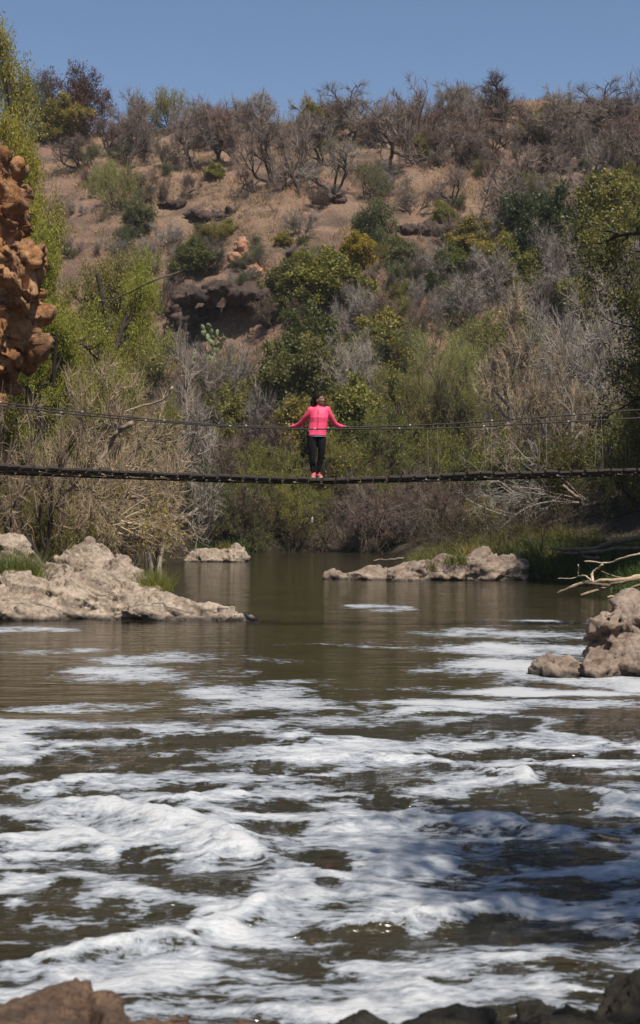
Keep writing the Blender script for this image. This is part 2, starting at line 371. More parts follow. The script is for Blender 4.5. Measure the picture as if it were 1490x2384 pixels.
# relief: ripples, swell and the standing waves of the rapids
calm = 1 - turb
wzz = calm * (.006 * fbm(p3(wx * 1.1, wy * 1.7), 3, 60)) + turb * (.035 * fbm(p3(wx * .9, wy * 2.0), 4, 61) + .018 * ridged(p3(wpx * 2.0, wpy * 4.), 3, 62))
def ridge(pts, h, w, lean=0.):
    global wzz, foam
    q = np.array([XD(*p) for p in pts]); c = bez(q, 40)
    best = np.full(wx.shape, 9.); t_at = np.zeros_like(best); side = np.zeros_like(best)
    for i in range(len(c) - 1):
        a, b = c[i], c[i + 1]; ab = b - a; t = np.clip(((wpx - a[0]) * ab[0] + (wpy - a[1]) * ab[1]) / (ab @ ab), 0, 1)
        dx = wpx - a[0] - t * ab[0]; dy = wpy - a[1] - t * ab[1]; d = np.hypot(dx, dy); m = d < best
        best = np.where(m, d, best); t_at = np.where(m, (i + t) / len(c), t_at); side = np.where(m, dy, side)
    ww = w * np.where(side > 0, .65, 1.25)
    env = np.sin(np.clip(t_at, 0.02, .98) * np.pi) ** .45
    lump = .8 + .38 * fbm(p3(wx * 3.0, wy * 4.5, 2), 3, 70) + .2 * fbm(p3(wx * 11, wy * 11, 2), 2, 71)
    wzz = wzz + h * env * lump * np.exp(-(best / ww) ** 2)
    foam = np.maximum(foam, .98 * env * sstep(1.1, .25, best / ww) * (.7 + .35 * lump))
ridge([(20, 1905), (160, 1884), (330, 1905), (480, 1928), (620, 1966), (760, 1982)], .13, .30)
ridge([(500, 1965), (590, 1995), (640, 2030)], .05, .3)
ridge([(780, 1908), (1000, 1920), (1160, 1930), (1300, 1948)], .10, .17)
ridge([(500, 1782), (760, 1778), (950, 1777), (1090, 1794)], .07, .22)
ridge([(1090, 1800), (1180, 1820), (1290, 1846)], .06, .12)
ridge([(1310, 1846), (1400, 1858), (1470, 1880)], .07, .12)
ridge([(740, 2180), (900, 2166), (1010, 2142), (1120, 2124), (1200, 2106)], .085, .09)
ridge([(330, 2200), (470, 2164), (560, 2142), (720, 2106)], .09, .13)
ridge([(-60, 2275), (200, 2222), (340, 2210), (480, 2215)], .06, .14)
ridge([(0, 1830), (140, 1822), (300, 1808), (420, 1816)], .05, .13)
ridge([(330, 1862), (470, 1872), (640, 1858)], .045, .1)
ridge([(880, 2020), (980, 2010), (1060, 2022)], .05, .25)
ridge([(-40, 1958), (120, 1940), (260, 1968)], .06, .2)
ridge([(820, 1668), (1000, 1660), (1200, 1676)], .03, .3)
foam = np.clip(foam, 0, 1.2)
wzz += .012 * turb * sstep(.45, .8, foam) * (1 + 1.2 * fbm(p3(wx * 6, wy * 6), 3, 75))
def water_mat():
    m, n, l, b = new_mat('river_water'); k = NB(n, l); P = k.co.outputs['Object']
    fo = k.attr('foam')['Fac']; tb = k.attr('rapid')['Fac']
    vw = n.new('ShaderNodeVectorMath'); vw.operation = 'MULTIPLY_ADD'; l.new(k.noise(1.7, 3, .6, P, out='Color'), vw.inputs[0]); vw.inputs[1].default_value = (.5, .5, 0); l.new(P, vw.inputs[2])
    rg_ = k.noise(3.0, 5, .62, vw.outputs[0], .2, (.5, 1.4, 1)); strand = k.math('SUBTRACT', 1., k.math('MULTIPLY', k.math('ABSOLUTE', k.math('SUBTRACT', rg_, .5)), 7.))
    fine = k.noise(10., 6, .72, vw.outputs[0], .4, (.45, 1.4, 1)); spk = k.noise(26, 3, .6, P, 0, (.6, 1., 1)); md = k.noise(2.6, 5, .62, P, .8, (.6, 1.5, 1))
    f = k.math('ADD', fo, k.math('MULTIPLY', k.math('SUBTRACT', fine, .5), 1.35)); f = k.math('ADD', f, k.math('MULTIPLY', k.math('SUBTRACT', md, .5), .8))
    flk = k.noise(15, 4, .6, P, .3, (.38, 1.1, 1)); fc = k.math('ADD', f, k.math('MULTIPLY', k.math('SUBTRACT', flk, .5), 1.9))
    f = k.math('ADD', f, k.math('MULTIPLY', k.math('SUBTRACT', spk, .5), .7))
    f = k.math('ADD', f, k.math('MULTIPLY', strand, k.math('MULTIPLY', tb, .16)))
    gate = k.ramp(fo, [(.06, 0.), (.16, 1.)])
    soft = k.ramp(f, [(.45, 0.), (.50, .5), (.60, .84), (.9, 1.)]); hard = k.ramp(fc, [(.52, 0.), (.57, .95)])
    mask = k.math('MULTIPLY', k.mix(tb, hard, soft), gate)
    n.remove(b)
    mur = k.ramp(k.noise(.5, 4, .6, P), [(.3, (.020, .017, .009)), (.7, (.040, .034, .017))])
    wb = n.new('ShaderNodeBsdfPrincipled'); l.new(mur, wb.inputs['Base Color']); wb.inputs['IOR'].default_value = 1.33
    wb.inputs['Roughness'].default_value = .06
    r1 = k.noise(2.0, 4, .55, P, .4, (.45, 1.6, 1)); r2 = k.noise(9, 3, .6, P, .3, (.5, 1.5, 1))
    hh = k.math('ADD', k.math('MULTIPLY', r1, k.math('ADD', k.math('MULTIPLY', tb, 1.5), .5)), k.math('MULTIPLY', r2, k.math('ADD', k.math('MULTIPLY', tb, 1.1), .09)))
    nw = k.bump(hh, 1., .055); l.new(nw, wb.inputs['Normal'])
    fb = n.new('ShaderNodeBsdfPrincipled'); fb.inputs['Roughness'].default_value = .55; fb.inputs['Specular IOR Level'].default_value = .35
    l.new(k.ramp(f, [(.42, (.20, .222, .255)), (.72, (.34, .365, .40)), (1.05, (.52, .53, .54))]), fb.inputs['Base Color'])  # blue-grey of thin foam, with reflected sky painted into the colour
    l.new(k.bump(k.math('ADD', k.math('MULTIPLY', f, .6), k.math('MULTIPLY', spk, .25)), .7, .05), fb.inputs['Normal'])
    mx = n.new('ShaderNodeMixShader'); l.new(mask, mx.inputs[0]); l.new(wb.outputs[0], mx.inputs[1]); l.new(fb.outputs[0], mx.inputs[2])
    l.new(mx.outputs[0], n['Material Output'].inputs[0]); return m
M['water'] = water_mat()
wr, wc = wx.shape; ii = (np.arange(wr - 1)[:, None] * wc + np.arange(wc - 1)[None]).ravel()
wm = mk('river_water', p3(wx, wy, wzz).reshape(-1, 3), np.stack([ii, ii + 1, ii + wc + 1, ii + wc], 1), [M['water']])
for nm, arr in (('foam', foam), ('rapid', turb)):
    at = wm.attributes.new(nm, 'FLOAT', 'POINT'); at.data.foreach_set('value', arr.ravel().astype(np.float32))
tag(ob('river_water', wm), 'brown river with white foam streaks over the near rapids', 'river', kind='structure')

# ------------------------------------------------------------------ rocks
def hull_chunk(bm, rng, c, r, rotz=0., n=16, tilt=0., box=False):
    v = nrm(rng.normal(size=(n, 3))) * rng.uniform(.88, 1.12, (n, 1)) * np.asarray(r)
    v = np.vstack([v, np.eye(3) * np.asarray(r), -np.eye(3) * np.asarray(r)])
    if box: v = np.array([(a, b, d) for a in (-1, 1) for b in (-1, 1) for d in (-1, 1)]) * rng.uniform(.72, 1.04, (8, 3)) * np.asarray(r)
    m = Euler((tilt, rng.uniform(-.15, .15), rotz)).to_matrix()
    vs_ = [bm.verts.new(m @ Vector(p) + Vector(c)) for p in v]
    g = bmesh.ops.convex_hull(bm, input=vs_)
    bmesh.ops.delete(bm, geom=[e for e in g['geom_interior'] if isinstance(e, bmesh.types.BMVert)], context='VERTS')
def remeshed(bm, voxel, smooth=0):
    me = bpy.data.meshes.new('tmp'); bm.to_mesh(me); bm.free(); o = bpy.data.objects.new('tmp', me); col.objects.link(o)
    md = o.modifiers.new('r', 'REMESH'); md.mode = 'VOXEL'; md.voxel_size = voxel
    if smooth: s = o.modifiers.new('s', 'SMOOTH'); s.iterations = smooth; s.factor = .5
    dg = bpy.context.evaluated_depsgraph_get(); ev = o.evaluated_get(dg); m2 = bpy.data.meshes.new_from_object(ev)
    bpy.data.objects.remove(o); bpy.data.meshes.remove(me)
    V = np.empty(len(m2.vertices) * 3, np.float32); m2.vertices.foreach_get('co', V); V = V.reshape(-1, 3).astype(float)
    N = np.empty_like(V, dtype=np.float32).ravel(); m2.vertices.foreach_get('normal', N); N = N.reshape(-1, 3).astype(float)
    return m2, V, N
def rock(name, label, chunks, voxel, mat, seed, amp=1., freq=1., cat='rock', strata=(0, 0, 1), smooth=1, group=None, cracks=1., blocks=1., box=False, jag=1.3):
    rng = np.random.default_rng(seed); bm = bmesh.new()
    for c in chunks:
        hull_chunk(bm, rng, c[0:3], c[3:6], c[6] if len(c) > 6 else rng.uniform(-.4, .4), tilt=c[7] if len(c) > 7 else rng.uniform(-.12, .12), box=box)
    me, V, N = remeshed(bm, voxel, smooth)
    o_ = V.mean(0); o_[2] = 0
    f = freq; P = V * f; off = seed * 3.7
    S = np.asarray(strata, float); S = S / np.linalg.norm(S); along = P @ S
    Ps = P + np.outer(along, S) * 1.3                                   # squeezed across the bedding, so blocks and ribs run along it
    d = .08 * fbm(P * .9 + off, 2, seed); gr = min(cracks, 1.) ** 2
    f1, f2, cid, tl = worley(Ps * .8 + off + .30 * fbm(P * 1.1 + off, 3, seed + 6)[:, None], seed)
    d += blocks * (.16 * (cid - .5) + .34 * tl) * (1 - gr + gr * sstep(.0, .06, f2 - f1)) + .07 * (sstep(0, .07, f2 - f1) - 1) * cracks
    f1, f2, cid, tl = worley(Ps * 2.1 + off + .22 * fbm(P * 2.6 + off, 3, seed + 8)[:, None], seed + 9)
    d += jag * blocks * (.05 * (cid - .5) + .13 * tl) * (1 - gr + gr * sstep(0, .08, f2 - f1)) + .022 * (sstep(0, .10, f2 - f1) - 1) * cracks
    f1, f2, cid, tl = worley(Ps * 6. + off, seed + 19); d += jag * blocks * .035 * tl
    d += .018 * ridged(Ps * 3.2 + off, 4, seed + 3) + .008 * fbm(P * 12, 2, seed + 12)
    V2 = V + N * (d * amp / f)[:, None] - o_
    me.vertices.foreach_set('co', V2.astype(np.float32).ravel()); me.update(); me.name = name
    me.materials.clear(); me.materials.append(mat); me.polygons.foreach_set('use_smooth', np.ones(len(me.polygons), bool))
    o = ob(name, me, loc=o_); return tag(o, label, cat, group)
rock('rock_outcrop', 'large pale rock outcrop sloping into the water on the left bank',
     [(x, y + .3, *r) for x, y, *r in [(-5.45, 32.3, .3, 1.5, 1.3, 1.36, .3), (-4.75, 31.7, .25, .95, 1.0, 1.05, -.3), (-4.3, 31.5, .15, .8, .9, .85, -.4), (-6.4, 30.3, .05, 1.7, 1.2, .95), (-7.6, 30.6, 0, 1.2, 1.4, 1.0), (-5.3, 30.4, .1, 1.3, 1.0, .92), (-4.35, 30.1, 0, 1.3, .9, .74),
      (-3.4, 29.8, -.05, 1.15, .7, .62, .1), (-2.6, 29.5, -.1, 1.0, .55, .46, .1), (-2.0, 29.3, -.1, .8, .42, .36, .05), (-1.6, 29.25, -.12, .5, .3, .26, .05), (-7.4, 33.0, .5, 1.0, 1.1, 1.25)]], .038, M['pale_rock'], 3, .60, 1.0, strata=(.45, .2, 1), cracks=.4)
rock('small_boulder', 'small pale boulder peeking out behind the grass tuft on the outcrop', [(-3.35, 31.0, .05, .36, .3, .36)], .03, M['pale_rock'], 11, .7, 2)
rock('river_rock', 'long low pale rock with upright block end standing alone in midstream', [(-5.55, 64.3, .1, .85, .7, .52), (-4.85, 64.2, .1, .75, .6, .5), (-3.95, 64.3, .12, .66, .7, .82, 0.), (-4.3, 64.3, .1, .5, .6, .66)], .05, M['pale_rock'], 21, .45, 1.2, cracks=.4)
rock('island_rock', 'long flat grey rock island in front of the grassy right bank', [(.9, 47.7, -.05, .85, .6, .38), (1.9, 47.6, 0, 1.2, .8, .52), (3.1, 47.2, .05, 1.2, .9, .68), (4.3, 47.2, .08, 1.2, 1.0, .85), (5.5, 47.2, .15, 1.2, 1.0, .92), (6.4, 47.3, .15, .85, .9, .82), (2.8, 46.6, -.08, .7, .5, .4)], .05, M['grey_rock'], 31, .55, 1.1, cracks=.5)
rock('bank_boulder', 'craggy brown boulder rising from the foam at the right edge', [(x, y, z, a * .98, b * .98, d * .94, *r) for x, y, z, a, b, d, *r in [(3.42, 19.6, -.02, .5, .45, .32), (3.85, 19.55, 0, .4, .4, .42), (4.12, 20.0, .35, .3, .4, .56), (4.62, 20.0, .3, .55, .6, .66), (4.55, 20.4, .5, .5, .5, .56), (5.4, 20.3, .4, 1.0, 1.0, .9), (4.7, 19.55, 0, .5, .45, .55), (6.4, 20.6, .2, 1.0, 1.2, 1.1), (4.95, 20.25, .3, .85, .7, .82)]], .03, M['grey_rock'], 44, .55, 1.3, cracks=.35, jag=1.5)
rock('foreground_rock', 'blurred brown rock at the bottom left edge', [(x, y, z - .07, *r) for x, y, z, *r in [(-1.35, 4.7, .06, .8, .42, .53, .0, 0.), (-.95, 4.72, .06, .6, .36, .53, .05, 0.), (-.6, 4.66, .06, .4, .34, .54, -.05, 0.), (-.42, 4.55, .0, .35, .3, .58, .1, 0.), (-.2, 4.5, -.05, .3, .3, .57, .2, 0.), (-.8, 4.5, .05, .35, .3, .55, .4, 0.)]], .018, M['front_rock'], 52, .5, 2.2, cracks=.6, box=True, smooth=6)
rock('ledge_rock', 'low dark wet ledge along the bottom edge', [(.1, 5.35, .0, .5, .32, .37), (.55, 5.35, .0, .5, .32, .38), (-.2, 5.3, 0, .4, .3, .36), (.95, 5.25, 0, .4, .35, .40)], .016, M['dark_rock'], 53, .4, 3., cracks=.4)
rock('dark_boulder', 'dark mossy boulder in the bottom right corner', [(1.65, 6.0, .05, .48, .45, .44), (1.28, 5.75, 0, .3, .35, .3), (1.5, 5.3, .1, .5, .4, .45), (2.3, 6.0, .1, .5, .5, .5)], .022, M['dark_rock'], 55, .5, 3., cracks=.4)
rock('mossy_stone', 'small mossy stone awash beside the dark corner boulder', [(1.0, 6.15, -.02, .16, .13, .12), (1.12, 6.0, -.03, .16, .12, .1)], .014, M['dark_rock'], 57, .7, 4.)
rock('cliff', 'overhanging orange rock cliff at the left edge', [(x - (.38 if z < 9 else .02), y, z, a * .95, *r) for x, y, z, a, *r in [(-10.3, 36.2, 6.5, 1.9, 2.2, 5.0, .1, 0.), (-8.55, 35.6, 9.4, .95, 1.2, 2.4, 0., 0.), (-8.35, 35.5, 7.6, .95, 1.1, 1.7, 0., 0.), (-7.55, 35.4, 8.25, .72, .9, 1.0, 0., 0.), (-7.2, 35.3, 8.35, .5, .7, .62), (-7.65, 35.5, 7.1, .55, .7, .6), (-8.0, 35.5, 6.4, .5, .8, .8), (-8.35, 35.6, 5.6, .55, .8, .8), (-10.4, 35.8, 2.0, 1.4, 1.8, 3.0)]], .065, M['cliff'], 61, 1.0, .62, cat='cliff', strata=(1, .5, .6), smooth=0, cracks=.25, blocks=.7, box=True, jag=2.6)
for i, (px, py, w, h, lab) in enumerate([(562, 590, 36, 44, 'tall orange boulder highest in the cluster on the hillside'), (548, 622, 34, 30, 'middle orange boulder just below the tall one on the hillside'), (592, 640, 48, 24, 'broad low orange boulder beside the dark leafy tree')]):
    c = hit(px, py); s = c[1] / FPX
    rock('orange_boulder', lab, [(c[0], c[1], c[2] + .25 * h * s, .5 * w * s, .5 * w * s, .72 * h * s), (c[0] + .25 * w * s, c[1] - .2, c[2], .35 * w * s, .35 * w * s, .5 * h * s)], .09, M['orange_boulder'], 70 + i, .8, .9, group='orange boulders on the hillside')
for i, (px, py, w, h, lab) in enumerate([(505, 512, 120, 36, 'dark ledge of rock on the open dry slope above the orange boulders'), (715, 610, 60, 22, 'small dark ledge right of the orange boulders'), (405, 478, 44, 24, 'small dark rock on the open slope left of the dark ledge'), (1010, 545, 150, 34, 'dark red ledge on the slope below the spreading bare tree'), (1320, 400, 150, 60, 'dark rocky ledge among bare trees near the right ridge'), (770, 470, 50, 22, 'dark stones below the wide bare crown on the upper slope')]):
    c = hit(px, py); s = c[1] / FPX; rg = np.random.default_rng(i)
    ch = [(c[0] + t * w * s, c[1] + rg.uniform(-.3, .4), c[2] + .1, .16 * w * s + .3, .8, h * s * rg.uniform(.35, .7)) for t in np.linspace(-.42, .42, 6)]
    rock('rock_ledge', lab, ch, .12, M['hill_rock'], 80 + i, 1.1, .8, group='dark ledges on the hillside')
c = hit(520, 800); s = c[1] / FPX
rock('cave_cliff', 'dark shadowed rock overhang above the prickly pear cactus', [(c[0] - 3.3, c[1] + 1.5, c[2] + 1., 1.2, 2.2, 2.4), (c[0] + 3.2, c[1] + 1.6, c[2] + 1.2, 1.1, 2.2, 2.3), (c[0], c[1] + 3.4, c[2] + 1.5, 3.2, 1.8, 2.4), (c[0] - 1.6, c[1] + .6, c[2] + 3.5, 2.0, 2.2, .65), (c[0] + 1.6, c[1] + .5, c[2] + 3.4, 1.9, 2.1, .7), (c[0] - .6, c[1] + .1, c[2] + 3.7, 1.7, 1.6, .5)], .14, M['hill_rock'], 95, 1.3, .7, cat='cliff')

# ------------------------------------------------------------------ trees
def level(rng, S, Dr, L, n, wob, trop):
    B = len(S); P = np.empty((B, n, 3)); P[:, 0] = S; d = nrm(Dr); st = (L / (n - 1))[:, None]
    for i in range(1, n):
        d = nrm(d + rng.normal(0, wob, (B, 3)) + np.asarray(trop)); P[:, i] = P[:, i - 1] + d * st
    return P
def kids(rng, P, Rd, L, c, t0, ang, ratio, rr):
    B, n, _ = P.shape; idx = np.repeat(np.arange(B), c)
    t = t0 + (1 - t0) * (np.tile(np.arange(c), B) + rng.uniform(.1, .9, B * c)) / c; t = np.clip(t, 0, .995)
    q = t * (n - 1); i = q.astype(int); f = (q - i)[:, None]
    S = P[idx, i] * (1 - f) + P[idx, i + 1] * f; T = nrm(P[idx, i + 1] - P[idx, i])
    pr = nrm(np.cross(T, rng.normal(size=T.shape))); a = rng.uniform(ang[0], ang[1], len(idx))[:, None]
    r = Rd[idx, i] * (1 - f[:, 0]) + Rd[idx, i + 1] * f[:, 0]
    return S, T * np.cos(a) + pr * np.sin(a), L[idx] * ratio * rng.uniform(.65, 1.25, len(idx)) * (1 - .35 * t), r * rr
def tree_mesh(seed, H=6., stems=1, lean=.25, trunk_len=.45, rad=.11, crook=.18, lv=((6, .35, (.45, 1.), .85, .2, .05), (6, .2, (.4, 1.), .6, .2, .02), (6, .15, (.4, 1.1), .55, .2, 0)), twig=(8, .5, .012), twl=(.5, .12), leaf=None, trop0=.05, flare=0., leaf_up=.3, dead=0.):
    rng = np.random.default_rng(seed); A = Acc(); C = Acc()
    a = rng.uniform(0, 6.28, stems); S = np.stack([np.cos(a), np.sin(a), a * 0], 1) * (.06 if stems == 1 else .12) * (stems > 1)
    Dr = np.stack([np.cos(a) * lean, np.sin(a) * lean, np.ones(stems)], 1) * 1.
    L = np.full(stems, H * trunk_len) * rng.uniform(.8, 1.15, stems); P = level(rng, S - np.array([0, 0, .25]), Dr, L, 9, crook, (0, 0, trop0))
    Rd = rad * rng.uniform(.75, 1.1, (stems, 1)) * np.linspace(1, .62, 9)[None]; Rd[:, 0] *= 1.35
    V, Q = tubes(P, Rd, 7); A.add(V, Q=Q)
    for j, (c, t0, ang, ratio, wob, tr) in enumerate(lv):
        S, Dr, L2, r = kids(rng, P, Rd, L, c, t0, ang, ratio, .72)
        if j == 0 and flare: Dr = nrm(Dr * np.array([1, 1, 1 - flare]))
        n = 7 if j == 0 else 5; P = level(rng, S, Dr, L2, n, wob, (0, 0, tr)); L = L2
        Rd = np.maximum(r, .004)[:, None] * np.linspace(1, .35, n)[None]
        V, Q = tubes(P, Rd, 5 if j == 0 else 3); (A if j < 2 else C).add(V, Q=Q)
    c, tl, tw = twig
    S, Dr, L2, r = kids(rng, P, Rd, L, c, .1, (.3, 1.1), 1., 1.); L2 = tl * rng.uniform(.5, 1.4, len(S))
    T = level(rng, S, Dr, L2, 4, twl[0] * .5, (0, 0, twl[1])); V, Q = ribbons(rng, T, np.full(len(T), tw)); C.add(V, Q=Q)
    if leaf:
        k, size, asp, sprd = leaf
        keep = rng.random(len(T)) > dead; T = T[keep]
        idx = np.repeat(np.arange(len(T)), k); u = rng.uniform(.15, 1, len(idx)) * 2.999; i = u.astype(int); f = (u - i)[:, None]
        Pp = T[idx, i] * (1 - f) + T[idx, i + 1] * f + rng.normal(0, sprd, (len(idx), 3))
        V, Q = leaf_quads(rng, Pp, size, leaf_up, asp); C.add(V, Q=Q, m=1)
    allv = np.concatenate(C.V); h = np.percentile(allv[:, 2], 99.6); w = np.percentile(np.hypot(allv[:, 0] - np.median(allv[:, 0]), allv[:, 1] - np.median(allv[:, 1])), 96)
    off = np.array([np.median(allv[:, 0]), np.median(allv[:, 1])])
    return dict(trunk=A, crown=C, h=h, r=w, off=off)
KINDS = {}
def kind(name, n, **kw):
    KINDS[name] = []
    for i in range(n):
        t = tree_mesh(hash_seed(name) + i * 13, **kw)
        t['tm'] = t.pop('trunk').mesh('trunk', [M['bark']]); t['cm'] = t.pop('crown').mesh('crown', [M['twig'], M['leaf']], False); KINDS[name].append(t)
def hash_seed(s): return sum(ord(ch) * (i + 3) for i, ch in enumerate(s))
LV = ((5, .45, (.35, 1.), .8, .26, .04), (6, .25, (.4, 1.1), .62, .24, .02), (6, .15, (.4, 1.1), .55, .22, 0))
kind('bare', 4, H=6, stems=1, lean=.35, trunk_len=.5, rad=.17, crook=.26, lv=((7, .4, (.4, 1.15), .85, .28, .05), (6, .25, (.4, 1.1), .62, .26, .02), (5, .15, (.4, 1.1), .55, .24, 0)), twig=(11, .5, .024), flare=.3)
kind('bare_multi', 4, H=6, stems=3, lean=.55, trunk_len=.55, rad=.125, crook=.26, lv=((5, .35, (.4, 1.1), .75, .26, .06), (5, .2, (.4, 1.1), .62, .24, .02), (4, .15, (.4, 1.1), .55, .22, 0)), twig=(10, .5, .024), flare=.3)
kind('tall_bare', 2, H=7, stems=1, lean=.1, trunk_len=.6, rad=.16, crook=.12, lv=((8, .3, (.4, .9), .6, .22, .08), (7, .2, (.4, 1.), .55, .22, .03), (6, .15, (.4, 1.), .5, .2, 0)), twig=(10, .45, .024))
kind('twig_shrub', 3, H=3, stems=9, lean=.6, trunk_len=.75, rad=.03, crook=.12, lv=((6, .25, (.25, .7), .6, .16, .05), (5, .2, (.3, .8), .55, .16, .03)), twig=(16, .42, .018), trop0=.04)
kind('pale_tree', 3, H=8, stems=2, lean=.5, trunk_len=.55, rad=.12, crook=.14, lv=((7, .25, (.4, 1.1), .75, .2, .02), (6, .2, (.4, 1.), .6, .2, .02), (5, .15, (.4, 1.), .55, .2, 0)), twig=(12, .55, .018), flare=.35)
kind('green_bush', 3, H=4, stems=4, lean=.5, trunk_len=.5, rad=.07, crook=.14, lv=((6, .2, (.4, 1.2), .75, .2, .03), (5, .15, (.4, 1.2), .65, .2, 0), (5, .15, (.4, 1.2), .6, .2, 0)), twig=(6, .3, .012), leaf=(7, .135, .62, .08), flare=.2)
kind('round_bush', 2, H=3, stems=7, lean=.7, trunk_len=.55, rad=.04, crook=.1, lv=((7, .1, (.4, 1.2), .7, .18, .02), (5, .15, (.4, 1.2), .65, .2, 0)), twig=(12, .35, .012), leaf=(6, .11, .5, .06))
kind('feather', 2, H=9, stems=2, lean=.12, trunk_len=.85, rad=.13, crook=.12, lv=((11, .18, (.5, 1.2), .30, .24, .03), (6, .15, (.4, 1.2), .62, .22, 0), (4, .15, (.4, 1.2), .6, .22, -.02)), twig=(9, .42, .012), leaf=(14, .062, .62, .09), flare=.2, leaf_up=.1, dead=.1)
kind('canopy', 1, H=12, stems=1, lean=.06, trunk_len=.62, rad=.2, crook=.06, lv=((9, .62, (.5, 1.25), .5, .2, .04), (6, .2, (.4, 1.2), .62, .2, .02), (5, .15, (.4, 1.2), .55, .2, 0)), twig=(8, .5, .012), leaf=(5, .10, .6, .14), flare=.3, leaf_up=.1)
kind('willow', 2, H=7, stems=6, lean=.35, trunk_len=.7, rad=.06, crook=.1, lv=((8, .2, (.3, .8), .6, .16, .05), (6, .15, (.3, .9), .6, .16, .03)), twig=(14, .6, .012), leaf=(6, .085, .35, .06), leaf_up=.4, dead=.25)
kind('half_leaf', 2, H=5, stems=4, lean=.5, trunk_len=.55, rad=.07, crook=.18, lv=((6, .2, (.4, 1.1), .75, .22, .03), (6, .15, (.4, 1.1), .62, .2, 0), (4, .15, (.4, 1.1), .6, .2, 0)), twig=(8, .38, .014), leaf=(3, .11, .5, .06), dead=.45)
BARK = {'dark': (.055, .042, .035), 'brown': (.10, .075, .058), 'grey': (.22, .19, .165), 'pale': (.36, .30, .24)}
TW = {'mauve': (.205, .155, .125), 'brown': (.16, .115, .085), 'grey': (.27, .23, .195), 'pale': (.36, .31, .25), 'tan': (.33, .25, .165), 'red': (.21, .135, .105), 'dark': (.12, .09, .078)}
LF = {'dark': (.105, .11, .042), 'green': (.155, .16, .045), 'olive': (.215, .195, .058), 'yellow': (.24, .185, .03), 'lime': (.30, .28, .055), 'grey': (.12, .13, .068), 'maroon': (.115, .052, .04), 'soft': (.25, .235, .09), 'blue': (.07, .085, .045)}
TREE_BOXES = []
trng = random.Random(7)
def place(kd, base, h, w, bark, twigc, leafc, name, label, cat='tree', group=None, rz=None, v=None):
    vs_ = KINDS[kd]; t = vs_[trng.randrange(len(vs_)) if v is None else v % len(vs_)]
    s = h / t['h']; sw = w / 2 / t['r']; sw = min(max(sw, s * .52), s * 1.9)
    rz = trng.uniform(0, 6.28) if rz is None else rz
    o = thing(name, label, cat, group=group); ca, sa = math.cos(rz), math.sin(rz)
    ox, oy = t['off'] * sw; o.location = (base[0] - (ca * ox - sa * oy), base[1] - (sa * ox + ca * oy), 0)
    o.location.z = float(tz(o.location.x, o.location.y)); dz = base[2] - o.location.z
    s *= max(h + dz, .5 * h) / h
    o.rotation_euler = (0, 0, rz); o.scale = (sw, sw, s)
    a = ob('trunk', t['tm'], o); a.color = (*BARK[bark], 1)
    if leafc and kd in ('canopy', 'green_bush', 'round_bush', 'feather', 'willow', 'half_leaf'):
        c = ob('crown', t['cm'], o); j = trng.uniform(.85, 1.15); q = LF[leafc]; c.color = (q[0] * j * trng.uniform(.9, 1.1), q[1] * j, q[2] * j, 1)
    else:
        c = ob('crown', t['cm'], o); j = trng.uniform(.85, 1.15); q = TW[twigc]; c.color = (*[x * j for x in q], 1)
    TREE_BOXES.append((base[0] / base[1] * FPX + CX, YH - (base[2] + h / 2 - CZ) * FPX / base[1], label))
    return o
def hill_tree(kd, px, pb, pt, wpx, bark, tw, lf, name, label, cat='tree', group=None, **k):
    b = hit(px, pb); s = b[1] / FPX
    return place(kd, b, (pb - pt) * s, wpx * s, bark, tw, lf, name, label, cat, group, **k)
def bank_tree(kd, px, D, pt, wpx, bark, tw, lf, name, label, cat='tree', group=None, **k):
    if D >= 78:
        dd = np.arange(79, 112, .25); xx = (px - CX) * dd / FPX; rows = YH - (tz(xx, dd) - CZ) * FPX / dd
        D = float(dd[int(np.argmin(np.abs(rows - (pt + {'willow': 1.25, 'pale_tree': 1.3}.get(kd, .95) * wpx))))])
    x = (px - CX) * D / FPX; z = float(tz(x, D)); top = CZ - (pt - YH) * D / FPX
    return place(kd, np.array([x, D, z]), max(top - z, .6), wpx * D / FPX, bark, tw, lf, name, label, cat, group, **k)
G1 = 'bare trees along the hilltop'; G2 = 'leafy bushes on the hillside'; G3 = 'bare shrubs on the hillside'; G4 = 'trees crowding the right bank'; G5 = 'trees on the left bank'; G6 = 'bushes along the far bank'
